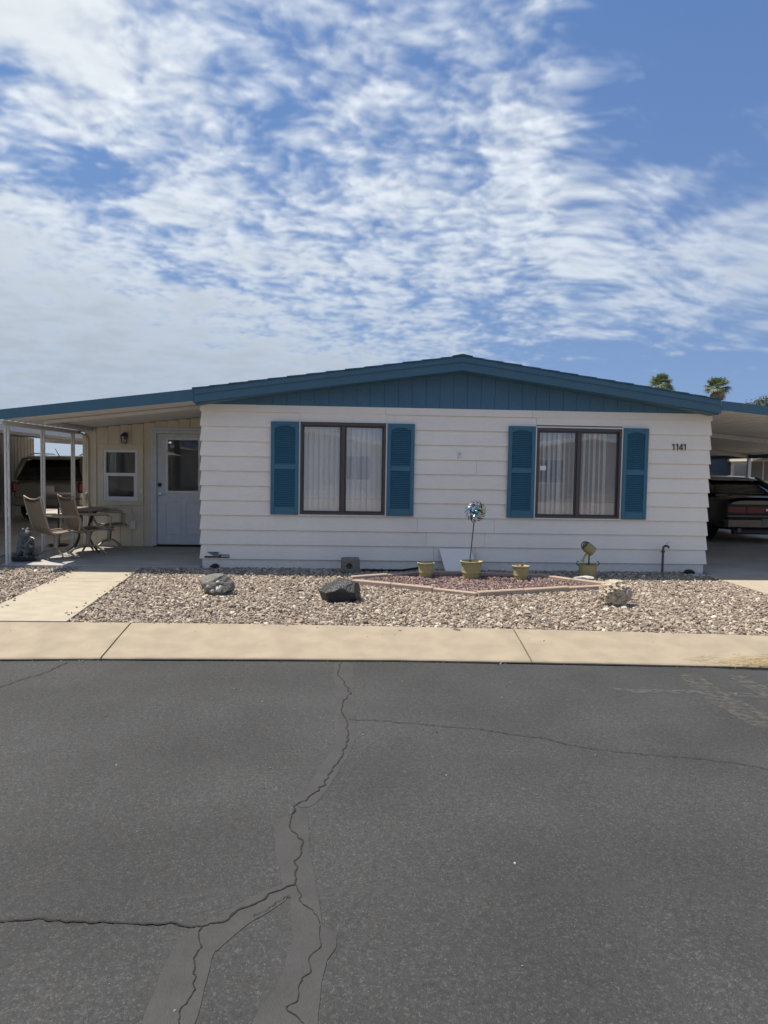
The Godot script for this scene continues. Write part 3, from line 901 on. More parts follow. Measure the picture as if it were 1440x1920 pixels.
func house_window(house: Node3D, x0: float, x1: float, y0: float, y1: float, open_slats: bool, sd: int) -> void:
	var w := holder(house, "window", Vector3(x0, y0, 0.0))
	var W := x1 - x0
	var H := y1 - y0
	var t := MB.new()
	for e in [[Vector3(-0.014, -0.014, 0.0), Vector3(W + 0.014, 0.006, 0.046)], [Vector3(-0.014, H - 0.006, 0.0), Vector3(W + 0.014, H + 0.014, 0.046)], [Vector3(-0.014, 0.006, 0.0), Vector3(0.006, H - 0.006, 0.046)], [Vector3(W - 0.006, 0.006, 0.0), Vector3(W + 0.014, H - 0.006, 0.046)]]:
		t.box(e[0], e[1], 0.003)
	put(w, "trim", t, M.alu)
	var f := MB.new()
	var k := 0.038
	f.box(Vector3(0.006, 0.006, -0.06), Vector3(W - 0.006, k, 0.034), 0.003)
	f.box(Vector3(0.006, H - k - 0.014, -0.06), Vector3(W - 0.006, H - 0.006, 0.034), 0.003)
	f.box(Vector3(0.006, k, -0.06), Vector3(k, H - k - 0.014, 0.034), 0.003)
	f.box(Vector3(W - k, k, -0.06), Vector3(W - 0.006, H - k - 0.014, 0.034), 0.003)
	f.box(Vector3(W / 2 - 0.023, k, -0.04), Vector3(W / 2 + 0.023, H - k - 0.014, 0.026), 0.003)
	put(w, "frame", f, M.bronze)
	var q := MB.new()
	for e in [[k, W / 2 - 0.023, -0.005], [W / 2 + 0.023, W - k, -0.018]]:   # the two sashes lie in different tracks
		q.box(Vector3(e[0], k, e[2] - 0.02), Vector3(e[0] + 0.022, H - k - 0.014, e[2] + 0.006), 0.002)
		q.box(Vector3(e[1] - 0.022, k, e[2] - 0.02), Vector3(e[1], H - k - 0.014, e[2] + 0.006), 0.002)
		q.box(Vector3(e[0] + 0.022, k, e[2] - 0.02), Vector3(e[1] - 0.022, k + 0.022, e[2] + 0.006), 0.002)
		q.box(Vector3(e[0] + 0.022, H - k - 0.036, e[2] - 0.02), Vector3(e[1] - 0.022, H - k - 0.014, e[2] + 0.006), 0.002)
	put(w, "sash", q, M.bronze)
	for e in [[k + 0.02, W / 2 - 0.05, -0.010], [W / 2 + 0.05, W - k - 0.02, -0.023]]:
		for dz in [0.0, -0.012]:   # double glazing
			put(w, "pane", bx(Vector3(e[0], k + 0.02, e[2] + dz), Vector3(e[1], H - k - 0.034, e[2] + dz + 0.004)), M.glass)
	# vertical blinds
	var b := holder(house, "vertical_blind", Vector3(x0, y0, -0.12))
	put(b, "rail", bx(Vector3(0.02, H - 0.06, -0.03), Vector3(W - 0.02, H - 0.02, 0.03)), M.white)
	var r := RandomNumberGenerator.new()
	r.seed = sd
	var step := 0.074 if open_slats else 0.076
	var n := int((W - 0.08) / step)
	for i in n:
		var x := 0.05 + step * (i + 0.5)
		if open_slats and (i == n - 1):
			continue
		var m := MB.new()
		var turn := (0.80 if open_slats else 0.42) + r.randfn(0.0, 0.10 if open_slats else 0.06)
		var sway := r.randfn(0.0, 0.004)
		var c := cos(turn) * 0.044
		var s := sin(turn) * 0.044
		var last := []
		for j in 5:   # slightly cupped
			var u := j / 2.0 - 1.0
			var bow := 0.006 * (1.0 - u * u)
			last.append(Vector2(u * c - s / 0.044 * bow, -u * s + c / 0.044 * bow))
		for j in 4:
			var p: Vector2 = last[j]
			var p2: Vector2 = last[j + 1]
			m.hexa([Vector3(x + p.x + sway, 0.03, p.y - 0.0006), Vector3(x + p2.x + sway, 0.03, p2.y - 0.0006), Vector3(x + p2.x + sway, 0.03, p2.y + 0.0006), Vector3(x + p.x + sway, 0.03, p.y + 0.0006),
				Vector3(x + p.x, H - 0.06, p.y - 0.0006), Vector3(x + p2.x, H - 0.06, p2.y - 0.0006), Vector3(x + p2.x, H - 0.06, p2.y + 0.0006), Vector3(x + p.x, H - 0.06, p.y + 0.0006)])
		put(b, "vane", m, M.vane)

func make_house() -> void:
	var h := thing("mobile_home", "white lap-sided mobile home with blue gable, blue shutters and low roof", "house")
	var row := 0.2085
	var wins := [[1.378, 2.603], [4.755, 6.005]]
	var joints := {10: [2.585, 4.69], 9: [2.72], 2: [3.07, 4.18], 1: [3.2, 4.05], 0: [3.31, 3.92], 6: [3.9]}
	var k := 0
	for i in 11:
		var yb := 0.128 + row * i
		var yt: float = yb + row if i < 10 else 2.308
		var cuts := [0.0]
		for j in joints.get(i, []):
			cuts.append(j)
		cuts.append(HOUSE_W)
		for c in cuts.size() - 1:
			var a: float = cuts[c] + (0.0015 if c > 0 else 0.0)
			var b: float = cuts[c + 1] - (0.0015 if c < cuts.size() - 2 else 0.0)
			var runs := [[a, b]]
			if i >= 3 and i <= 9:
				for w in wins:
					var left := []
					for r in runs:
						if r[1] <= w[0] or r[0] >= w[1]:
							left.append(r)
							continue
						if r[0] < w[0]:
							left.append([r[0], w[0] - 0.002])
						if r[1] > w[1]:
							left.append([w[1] + 0.002, r[1]])
					runs = left
			for r in runs:
				board(h, r[0], r[1], yb, yt, k, [r[0] <= 0.0, r[1] >= HOUSE_W])
				k += 1
			if i == 9:
				for w in wins:
					if w[0] >= a and w[0] < b:
						board(h, w[0], minf(w[1], b), 2.108, yt, k, [false, false])
						k += 1
					elif a > w[0] and a < w[1]:
						board(h, a, w[1], 2.108, yt, k, [false, false])
						k += 1
	put(h, "skirting", bx(Vector3(0.012, -0.06, -0.06), Vector3(HOUSE_W - 0.012, 0.13, 0.008), 0.004), M.skirt)
	# the wall behind the boards, with the two openings
	var m := MB.new()
	m.box(Vector3(0.01, 0.132, -0.10), Vector3(HOUSE_W - 0.01, 0.775, -0.002))
	m.box(Vector3(0.01, 2.09, -0.10), Vector3(HOUSE_W - 0.01, 2.40, -0.002))
	for e in [[0.01, 1.38], [2.60, 4.757], [6.003, HOUSE_W - 0.01]]:
		m.box(Vector3(e[0], 0.775, -0.10), Vector3(e[1], 2.09, -0.002))
	put(h, "wall_sheathing", m, M.inside)
	# side and rear walls, floor
	for e in [[0.0, -1.0], [HOUSE_W, 1.0]]:
		put(h, "side_wall", bx(Vector3(e[0] - 0.09 if e[1] > 0 else e[0], 0.0, -16.0), Vector3(e[0] if e[1] > 0 else e[0] + 0.09, 2.40, -0.101)), M.siding)
		for i in 11:
			var yb := 0.128 + row * i
			var b := MB.new()
			var yt: float = yb + row if i < 10 else 2.308
			var x: float = e[0]
			var s: float = e[1]
			b.hexa([Vector3(x, yb, -16.0), Vector3(x + s * 0.024, yb, -16.0), Vector3(x + s * 0.024, yb, 0.018), Vector3(x, yb, 0.018), Vector3(x, yt, -16.0), Vector3(x + s * 0.004, yt, -16.0), Vector3(x + s * 0.004, yt, 0.0), Vector3(x, yt, 0.0)])
			put(h, "siding_board", b, M.siding)
	put(h, "rear_wall", bx(Vector3(0.09, 0.0, -16.0), Vector3(HOUSE_W - 0.09, 2.40, -15.9)), M.siding)
	put(h, "floor", bx(Vector3(0.09, 0.36, -15.9), Vector3(HOUSE_W - 0.09, 0.42, -0.10)), M.inside)
	put(h, "ceiling", bx(Vector3(0.09, 2.24, -15.9), Vector3(HOUSE_W - 0.09, 2.30, -0.10)), M.inside)
	put(h, "partition", bx(Vector3(0.09, 0.42, -3.6), Vector3(HOUSE_W - 0.09, 2.24, -3.5)), M.inside)
	house_window(h, 1.378, 2.603, 0.771, 2.094, false, 3)
	house_window(h, 4.755, 6.005, 0.768, 2.075, true, 8)
	put(h, "window_sticker", bx(Vector3(4.83, 1.46, -0.007), Vector3(4.915, 1.525, -0.0055)), M.white)
	for e in [[0.972, 1.368], [2.614, 3.004], [4.35, 4.742], [6.018, 6.386]]:
		shutter(h, e[0], e[1])
	# the gable: narrow vertical boards up to the roof
	var n := 37
	for i in n:
		var xa := HOUSE_W * i / n + 0.002
		var xb := HOUSE_W * (i + 1) / n - 0.002
		if i == 0:
			xa = -0.01
		var ya := roof_y(xa) - 0.06
		var yb := roof_y(xb) - 0.06
		var g := MB.new()
		g.prism(PackedVector2Array([Vector2(xa, 2.312), Vector2(xb, 2.312), Vector2(xb, yb), Vector2(xa, ya)]), 0.006, 0.022)
		put(h, "gable_board", g, M.blue_panel)
	var gb := MB.new()
	gb.prism(PackedVector2Array([Vector2(0.0, 2.31), Vector2(HOUSE_W, 2.31), Vector2(HOUSE_W, roof_y(HOUSE_W) - 0.07), Vector2(RIDGE, roof_y(RIDGE) - 0.07), Vector2(0.0, roof_y(0.0) - 0.07)]), -0.09, 0.007)
	put(h, "gable_backing", gb, M.blue_panel)
	# roof: deck, overhang, fascia and shingle courses
	var over_z := 0.33
	for s in [-1.0, 1.0]:
		var xe: float = RIDGE + s * 3.66
		var a := Vector2(RIDGE, roof_y(RIDGE))
		var b := Vector2(xe, roof_y(xe))
		var d := MB.new()
		d.prism(PackedVector2Array([a + Vector2(0, -0.062), b + Vector2(0, -0.062), b + Vector2(0, -0.016), a + Vector2(0, -0.016)]), -16.3, over_z - 0.022)
		put(h, "roof_deck", d, M.blue)
		var f := MB.new()
		f.prism(PackedVector2Array([a + Vector2(0, -0.195), b + Vector2(0, -0.190), b + Vector2(0, -0.014), a + Vector2(0, -0.014)]), over_z - 0.022, over_z)
		put(h, "fascia_board", f, M.blue)
		var f2 := MB.new()
		f2.prism(PackedVector2Array([a + Vector2(0, -0.080), b + Vector2(0, -0.080), b + Vector2(0, -0.012), a + Vector2(0, -0.012)]), over_z + 0.001, over_z + 0.014)
		put(h, "drip_edge", f2, M.blue)
		var f3 := MB.new()
		f3.prism(PackedVector2Array([a + Vector2(0, -0.200), b + Vector2(0, -0.196), b + Vector2(0, -0.176), a + Vector2(0, -0.180)]), 0.023, over_z - 0.023)
		put(h, "soffit", f3, M.blue)
		var e := MB.new()
		e.box(Vector3(xe - 0.02 if s < 0 else xe, roof_y(xe) - 0.19, -16.3), Vector3(xe if s < 0 else xe + 0.02, roof_y(xe) - 0.02, over_z), 0.003)
		put(h, "eave_fascia", e, M.blue)
		var box_end := MB.new()   # the boxed return where the rake meets the eave
		box_end.prism(PackedVector2Array([Vector2(xe - s * 0.55, roof_y(xe - s * 0.55) - 0.20), Vector2(xe - s * 0.001, roof_y(xe) - 0.196), Vector2(xe - s * 0.001, roof_y(xe) - 0.21)]), 0.03, over_z - 0.03)
		put(h, "soffit_return", box_end, M.blue)
		var courses := 14
		for i in courses:
			var t0 := 3.68 * i / courses
			var t1 := 3.68 * (i + 1) / courses + 0.04
			var xa: float = RIDGE + s * t0
			var xb: float = RIDGE + s * minf(t1, 3.69)
			var up0 := 0.000
			var c := MB.new()
			c.prism(PackedVector2Array([Vector2(xa, roof_y(xa) - 0.014), Vector2(xb, roof_y(xb) - 0.006), Vector2(xb, roof_y(xb) + 0.014), Vector2(xa, roof_y(xa) + 0.004 + up0)]), -16.35, over_z + 0.02 + 0.004 * (i % 3))
			put(h, "shingle_course", c, M.shingle)
	var cap := MB.new()
	cap.prism(PackedVector2Array([Vector2(RIDGE - 0.14, roof_y(RIDGE - 0.14) + 0.006), Vector2(RIDGE, roof_y(RIDGE) + 0.006), Vector2(RIDGE + 0.14, roof_y(RIDGE + 0.14) + 0.006), Vector2(RIDGE + 0.14, roof_y(RIDGE + 0.14) + 0.02), Vector2(RIDGE, roof_y(RIDGE) + 0.026), Vector2(RIDGE - 0.14, roof_y(RIDGE - 0.14) + 0.02)]), -16.3, over_z + 0.03)
	put(h, "ridge_cap", cap, M.shingle)
	# house number
	var x := 6.765
	for c in "1141":
		var d := put(h, "number_digit", words(c, 0.128, 0.012, false), M.black, Vector3(x, 1.826, 0.034))
		d.scale = Vector3(0.9, 1.0, 1.0)
		x += 0.054 if c != "4" else 0.058
	# the small cracked bracket between the windows
	var br := MB.new()
	br.cbox(Vector3(3.652, 1.668, 0.030), Vector3(0.050, 0.075, 0.010), 0.003, Basis(Vector3.BACK, 0.08))
	br.bar(Vector3(3.632, 1.66, 0.03), Vector3(3.628, 1.60, 0.034), 0.008, 0.006)
	br.bar(Vector3(3.668, 1.66, 0.03), Vector3(3.672, 1.61, 0.034), 0.008, 0.006)
	var brn := put(h, "wall_bracket", br, M.alu)
	put(brn, "screw_hole", tb([Vector3(3.657, 1.674, 0.030), Vector3(3.657, 1.674, 0.0375)], 0.009, 10), M.black)
	# maker's plate
	var pl := holder(h, "maker_plate", Vector3(0.045, 0.140, 0.0305))
	var dk := mat(lin(0.015, 0.028, 0.03), 0.4)
	var gr := mat(lin(0.05, 0.10, 0.09), 0.4)
	put(pl, "band", bx(Vector3(0.0, 0.0, 0.0), Vector3(0.21, 0.026, 0.004), 0.001), dk)
	var wing := MB.new()
	for i in 3:
		var y0 := 0.034 + 0.019 * i
		var xa := 0.125 - 0.034 * i
		wing.prism(PackedVector2Array([Vector2(xa, y0), Vector2(0.20, y0), Vector2(0.20, y0 + 0.014), Vector2(xa - 0.022, y0 + 0.014)]), 0.0, 0.004)
	put(pl, "wing", wing, gr)
	put(pl, "name_band", bx(Vector3(0.205, 0.0, 0.0), Vector3(0.352, 0.050, 0.003), 0.001), dk)
	var moon := PackedVector2Array()
	for i in 15:
		var a := lerpf(0.9, TAU - 1.15, i / 14.0)
		moon.append(Vector2(0.212 + 0.044 * cos(a), 0.046 + 0.048 * sin(a)))
	for i in 13:
		var a := lerpf(TAU - 1.3, 1.05, i / 12.0)
		moon.append(Vector2(0.226 + 0.036 * cos(a), 0.048 + 0.040 * sin(a)))
	var mo := MB.new()
	mo.prism(moon, 0.0, 0.006)
	put(pl, "crescent", mo, M.white)
	var tx := put(pl, "lettering", words("MOON", 0.033, 0.003), M.white, Vector3(0.290, 0.026, 0.005))
	tx.rotation.z = 0.02

func pan(parent: Node3D, z0: float, z1: float, xa: float, ya: float, xb: float, yb: float, ribs: int, material: Material) -> void:
	# one formed metal roof pan that runs along x, ribbed in z
	var m := MB.new()
	var prof := []
	var w := (z1 - z0) / ribs
	for i in ribs:
		var z := z0 + w * i
		prof.append_array([Vector2(z, 0.0), Vector2(z + w * 0.42, 0.0), Vector2(z + w * 0.52, 0.032), Vector2(z + w * 0.84, 0.032), Vector2(z + w * 0.94, 0.0)])
	prof.append(Vector2(z1, 0.0))
	for i in prof.size() - 1:
		var p: Vector2 = prof[i]
		var q: Vector2 = prof[i + 1]
		for e in [[0.0, Vector3.DOWN], [0.002, Vector3.UP]]:
			m.quado(Vector3(xa, ya + p.y + e[0], p.x), Vector3(xb, yb + p.y + e[0], p.x), Vector3(xb, yb + q.y + e[0], q.x), Vector3(xa, ya + q.y + e[0], q.x), e[1])
	put(parent, "roof_pan", m, material)

func scroll_post(cover_node: Node3D, x: float, z: float, y0: float, y1: float) -> void:
	var p := holder(cover_node, "post", Vector3(x, y0, z))
	p.rotation.y = PI / 2
	var h := y1 - y0
	for dx in [-0.048, 0.048]:
		put(p, "upright", bx(Vector3(dx - 0.014, 0.0, -0.014), Vector3(dx + 0.014, h, 0.014), 0.003), M.cover_paint)
	var s := MB.new()
	var n := 5
	for i in n:
		var yc := h * (i + 0.5) / n
		var pts := []
		for j in 17:   # an S of flat iron
			var t := j / 16.0
			pts.append(Vector3(0.028 * sin(t * TAU), yc + (t - 0.5) * h / n * 0.8, 0.0))
		s.tube(pts, 0.005, 6)
		for e in [-1.0, 1.0]:
			var c := []
			for j in 9:
				var a := PI * 1.6 * j / 8.0
				c.append(Vector3(e * (0.008 + 0.018 * cos(a)), yc + e * (h / n * 0.30 + 0.018 * sin(a)), 0.0))
			s.tube(c, 0.0045, 6)
	put(p, "scrollwork", s, M.cover_paint)

func cover_y(x: float) -> float:   # underside of the porch cover
	return lerpf(2.020, 2.335, (x + 2.66) / 2.66)

func make_porch() -> void:
	var c := thing("porch_cover", "white metal porch cover with blue fascia and scrollwork posts over the patio", "porch")
	var z := 0.31
	while z > -2.6:
		var z0 := maxf(z - 0.41, -2.62)
		pan(c, z0, z, -2.66, cover_y(-2.66), -0.03, cover_y(-0.03), 2, M.cover_paint)
		z -= 0.41
	var f := MB.new()
	f.prism(PackedVector2Array([Vector2(-2.72, 2.010), Vector2(-0.045, 2.325), Vector2(-0.045, 2.485), Vector2(-2.72, 2.145)]), 0.312, 0.330)
	put(c, "fascia", f, M.blue)
	put(c, "side_gutter", bx(Vector3(-2.70, 1.955, -2.62), Vector3(-2.61, 2.014, 0.308), 0.004), M.cover_paint)
	var b := MB.new()
	b.bar(Vector3(-2.33, cover_y(-2.33) - 0.030, -0.35), Vector3(-0.02, cover_y(-0.02) - 0.030, -0.35), 0.05, 0.05, 0.004)
	put(c, "cross_beam", b, M.cover_paint)
	var b2 := MB.new()
	b2.bar(Vector3(-2.33, cover_y(-2.33) - 0.032, -0.38), Vector3(-2.33, cover_y(-2.33) - 0.032, -2.38), 0.05, 0.05, 0.004)
	put(c, "cross_beam", b2, M.cover_paint)
	scroll_post(c, -2.66, 0.08, 0.0, 1.954)
	scroll_post(c, -2.66, -1.13, 0.03, 1.954)
	scroll_post(c, -2.63, -2.30, 0.03, 1.954)
	# the enclosed side room behind the patio
	var r := thing("side_room", "cream plank-walled side room with a pale door and window behind the patio", "room", Vector3(0, 0, -2.4))
	var holes := [[-2.24, -1.473, 0.736, 1.789], [-1.30, -0.385, 0.0, 2.045]]
	var x := -2.47
	while x < -0.02:
		var xb := minf(x + 0.2, -0.002)
		var spans := [[0.03, cover_y((x + xb) / 2) - 0.002]]
		for h in holes:
			if xb > h[0] + 0.02 and x < h[1] - 0.02:
				var left := []
				for s in spans:
					if h[2] - s[0] > 0.03:
						left.append([s[0], h[2]])
					if s[1] - h[3] > 0.01:
						left.append([h[3], s[1]])
				spans = left
		for s in spans:
			put(r, "plank", bx(Vector3(x + 0.002, s[0], -0.02), Vector3(xb - 0.002, s[1], 0.0), 0.003), M.cream)
		x = xb
	put(r, "wall_backing", bx(Vector3(-2.47, 0.0, -0.09), Vector3(-2.2, 2.0, -0.022)), M.cream)
	put(r, "wall_backing", bx(Vector3(-2.2, 0.0, -0.09), Vector3(-1.5, 0.76, -0.022)), M.cream)
	put(r, "wall_backing", bx(Vector3(-2.2, 1.77, -0.09), Vector3(-1.5, 2.06, -0.022)), M.cream)
	put(r, "wall_backing", bx(Vector3(-1.5, 0.0, -0.09), Vector3(-1.29, 2.15, -0.022)), M.cream)
	put(r, "wall_backing", bx(Vector3(-1.29, 2.04, -0.09), Vector3(-0.01, 2.16, -0.022)), M.cream)
	put(r, "wall_backing", bx(Vector3(-0.39, 0.0, -0.09), Vector3(-0.01, 2.04, -0.022)), M.cream)
	put(r, "corner_trim", bx(Vector3(-2.50, 0.03, -0.05), Vector3(-2.44, 1.95, 0.012), 0.004), M.cream)
	put(r, "side_wall", bx(Vector3(-2.47, 0.0, -6.0), Vector3(-2.40, 1.98, -0.092)), M.cream)
	var rw := MB.new()
	rw.prism(PackedVector2Array([Vector2(-2.40, 0.0), Vector2(-0.01, 0.0), Vector2(-0.01, 2.325), Vector2(-2.40, 2.028)]), -6.0, -5.9)
	put(r, "rear_wall", rw, M.inside)
	put(r, "floor", bx(Vector3(-2.40, -0.05, -5.9), Vector3(-0.01, 0.04, -0.092)), M.inside)
	var ro := MB.new()
	ro.prism(PackedVector2Array([Vector2(-2.66, 2.00), Vector2(-0.03, 2.33), Vector2(-0.03, 2.38), Vector2(-2.66, 2.06)]), -6.1, -0.225)
	put(r, "roof", ro, M.cover_paint)
	var w := holder(r, "window", Vector3(-2.24, 0.736, 0.0))
	var W := 0.767
	var H := 1.053
	var t := MB.new()
	t.box(Vector3(0, 0, -0.02), Vector3(W, 0.082, 0.014), 0.004)
	t.box(Vector3(0, H - 0.098, -0.02), Vector3(W, H, 0.014), 0.004)
	t.box(Vector3(0, 0.082, -0.02), Vector3(0.09, H - 0.098, 0.014), 0.004)
	t.box(Vector3(W - 0.10, 0.082, -0.02), Vector3(W, H - 0.098, 0.014), 0.004)
	put(w, "trim", t, M.cream)
	var s := MB.new()
	for e in [[0.09, 0.082, 0.130, 0.955], [0.627, 0.082, 0.667, 0.955], [0.130, 0.082, 0.627, 0.122], [0.130, 0.915, 0.627, 0.955], [0.130, 0.505, 0.627, 0.56]]:
		s.box(Vector3(e[0], e[1], -0.05), Vector3(e[2], e[3], 0.006), 0.003)
	for e in [[0.130, 0.122, 0.165, 0.505], [0.60, 0.122, 0.627, 0.505], [0.165, 0.122, 0.60, 0.150]]:
		s.box(Vector3(e[0], e[1], -0.05), Vector3(e[2], e[3], -0.004), 0.003)
	put(w, "frame", s, M.white)
	for e in [[0.165, 0.150, 0.60, 0.505], [0.130, 0.56, 0.627, 0.915]]:
		var g := MB.new()
		g.quad(Vector3(e[0], e[1], -0.03), Vector3(e[2], e[1], -0.03), Vector3(e[2], e[3], -0.03), Vector3(e[0], e[3], -0.03))
		put(w, "pane", g, M.glass)
	var cu := MB.new()
	for i in 5:
		cu.tube([Vector3(0.15 + 0.028 * i, 0.56, -0.12), Vector3(0.15 + 0.028 * i, 0.92, -0.12)], 0.015, 8)
	put(w, "curtain", cu, mat(lin(0.30, 0.36, 0.36), 0.9))
	# door
	var d := holder(r, "door", Vector3(-1.28, 0.045, -0.03))
	var dw := 0.86
	var dh := 1.97
	var fr := MB.new()
	fr.box(Vector3(-0.02, 0, -0.02), Vector3(0.035, dh + 0.03, 0.05), 0.004)
	fr.box(Vector3(dw + 0.002, 0, -0.02), Vector3(dw + 0.045, dh + 0.03, 0.05), 0.004)
	fr.box(Vector3(0.035, dh - 0.03, -0.02), Vector3(dw + 0.002, dh + 0.03, 0.05), 0.004)
	put(d, "door_frame", fr, M.door)
	var lf := MB.new()   # the leaf around its glass
	lf.box(Vector3(0.040, 0.02, -0.02), Vector3(dw, 0.93, 0.02), 0.003)
	lf.box(Vector3(0.040, 1.86, -0.02), Vector3(dw, dh - 0.034, 0.02), 0.003)
	lf.box(Vector3(0.040, 0.93, -0.02), Vector3(0.20, 1.86, 0.02))
	lf.box(Vector3(0.77, 0.93, -0.02), Vector3(dw, 1.86, 0.02))
	put(d, "leaf", lf, M.door)
	var gf := MB.new()
	for e in [[0.19, 0.92, 0.225, 1.87], [0.745, 0.92, 0.78, 1.87], [0.225, 0.92, 0.745, 0.955], [0.225, 1.835, 0.745, 1.87]]:
		gf.box(Vector3(e[0], e[1], -0.026), Vector3(e[2], e[3], 0.030), 0.004)
	put(d, "glass_frame", gf, M.white)
	var g := MB.new()
	g.quad(Vector3(0.225, 0.955, 0.0), Vector3(0.745, 0.955, 0.0), Vector3(0.745, 1.835, 0.0), Vector3(0.225, 1.835, 0.0))
	put(d, "pane", g, M.glass)
	for e in [0.19, 0.53]:
		var pm := MB.new()
		var q := [Vector3(e, 0.20, 0), Vector3(e + 0.25, 0.20, 0), Vector3(e + 0.25, 0.76, 0), Vector3(e, 0.76, 0)]
		for i in 4:
			pm.bar(q[i] + Vector3(0, 0, 0.022), q[(i + 1) % 4] + Vector3(0, 0, 0.022), 0.022, 0.010, 0.003, Vector3.BACK)
		put(d, "panel_moulding", pm, M.door)
	var lk := MB.new()
	lk.lathe([Vector2(0.036, 0.0), Vector2(0.036, 0.010), Vector2(0.030, 0.016), Vector2(0.016, 0.016), Vector2(0.014, 0.024), Vector2(0.0, 0.024)], Vector3(0.085, 1.055, 0.020), 16, Basis(Vector3.RIGHT, PI / 2))
	put(d, "deadbolt", lk, M.iron)
	var lv := MB.new()
	lv.lathe([Vector2(0.030, 0.0), Vector2(0.030, 0.008), Vector2(0.012, 0.012), Vector2(0.010, 0.045), Vector2(0.0, 0.045)], Vector3(0.085, 0.89, 0.020), 16, Basis(Vector3.RIGHT, PI / 2))
	lv.tube([Vector3(0.085, 0.89, 0.060), Vector3(0.13, 0.893, 0.064), Vector3(0.185, 0.886, 0.060)], 0.008, 8)
	put(d, "lever_handle", lv, M.steel)
	var orn := MB.new()   # the little metal lizard hooked on the glass
	orn.tube([Vector3(0.19, 1.615, 0.032), Vector3(0.24, 1.600, 0.034), Vector3(0.30, 1.597, 0.034), Vector3(0.36, 1.578, 0.034), Vector3(0.46, 1.565, 0.034)], [0.016, 0.030, 0.026, 0.010, 0.003], 8)
	for e in [[0.235, 0.03], [0.235, -0.04], [0.30, 0.03], [0.30, -0.035]]:
		orn.tube([Vector3(e[0], 1.60, 0.034), Vector3(e[0] + 0.02, 1.60 + e[1], 0.034)], 0.006, 6)
	put(d, "lizard_ornament", orn, M.white)
	put(r, "threshold", bx(Vector3(-1.30, 0.031, -0.05), Vector3(-0.385, 0.044, 0.03), 0.003), M.iron)
	var dp := MB.new()   # the casing around the door
	dp.box(Vector3(-1.345, 0.03, -0.001), Vector3(-1.301, 2.095, 0.016), 0.003)
	dp.box(Vector3(-1.301, 2.046, -0.001), Vector3(-0.34, 2.095, 0.016), 0.003)
	dp.box(Vector3(-0.384, 0.03, -0.001), Vector3(-0.34, 2.046, 0.016), 0.003)
	put(r, "door_casing", dp, M.door)
	# wall lantern
	var l := holder(r, "wall_lantern", Vector3(-1.77, 1.80, 0.0))
	var lb := MB.new()
	lb.lathe([Vector2(0.0, 0.19), Vector2(0.065, 0.135), Vector2(0.07, 0.125), Vector2(0.06, 0.12)].duplicate(), Vector3(0, 0, 0.10), 8)
	lb.lathe([Vector2(0.0, 0.0), Vector2(0.045, 0.0), Vector2(0.048, 0.012), Vector2(0.0, 0.014)], Vector3(0, 0, 0.10), 8)
	for i in 6:
		var a := TAU * i / 6
		lb.tube([Vector3(0.044 * cos(a), 0.01, 0.10 + 0.044 * sin(a)), Vector3(0.060 * cos(a), 0.125, 0.10 + 0.060 * sin(a))], 0.0045, 6)
	lb.tube([Vector3(0, 0.17, 0.10), Vector3(0, 0.19, 0.06), Vector3(0, 0.15, 0.012)], 0.007, 6)
	lb.cbox(Vector3(0, 0.13, 0.008), Vector3(0.06, 0.12, 0.014), 0.003)
	put(l, "lantern_frame", lb, mat(lin(0.035, 0.035, 0.10), 0.5))
	var lg := MB.new()
	lg.lathe([Vector2(0.040, 0.014), Vector2(0.055, 0.122)], Vector3(0, 0, 0.10), 6)
	put(l, "lantern_glass", lg, M.glass)
	# switch, outlet and its cable
	put(r, "switch_plate", bx(Vector3(-1.525, 0.955, 0.015), Vector3(-1.485, 1.035, 0.022), 0.002), M.white)
	put(r, "outlet_cover", bx(Vector3(-1.68, 0.335, 0.001), Vector3(-1.60, 0.475, 0.045), 0.006), M.white)
	put(r, "cable", tb([Vector3(-1.63, 0.475, 0.02), Vector3(-1.63, 0.60, 0.012), Vector3(-1.70, 0.68, 0.010), Vector3(-1.9, 0.70, 0.010), Vector3(-2.3, 0.70, 0.010)], 0.007, 6), M.cream)
	put(r, "downpipe", tb([Vector3(-2.60, 1.97, -0.2), Vector3(-2.44, 1.93, 0.035), Vector3(-2.405, 1.84, 0.035), Vector3(-2.405, 0.05, 0.035)], 0.020, 8), M.cream)

func make_carport() -> void:
	var c := thing("carport_cover", "ribbed metal carport roof with blue fascia beside the black car", "carport")
	var yl := 2.375
	var yr := 1.945
	var z := 0.31
	while z > -11.2:
		pan(c, z - 0.41, z, 7.31, yl, 12.0, yr, 2, M.cover_paint)
		z -= 0.41
	var f := MB.new()
	f.prism(PackedVector2Array([Vector2(7.31, 2.345), Vector2(12.05, 1.93), Vector2(12.05, 2.06), Vector2(7.31, 2.475)]), 0.312, 0.330)
	put(c, "fascia", f, M.blue)
	var b := MB.new()
	b.bar(Vector3(7.32, yl - 0.052, -3.2), Vector3(12.0, yr - 0.052, -3.2), 0.06, 0.09, 0.004)
	put(c, "cross_beam", b, M.cover_paint)
	var b2 := MB.new()
	b2.bar(Vector3(7.32, yl - 0.052, -7.4), Vector3(12.0, yr - 0.052, -7.4), 0.06, 0.09, 0.004)
	put(c, "cross_beam", b2, M.cover_paint)
	put(c, "edge_beam", bx(Vector3(11.90, 1.845, -11.1), Vector3(11.96, 1.938, 0.305), 0.004), M.blue)
	for zz in [0.15, -3.6, -7.4, -11.0]:
		put(c, "post", bx(Vector3(11.89, 0.01, zz - 0.035), Vector3(11.97, 1.844, zz + 0.035), 0.004), M.white)

# ---------------------------------------------------------------- things in the yard

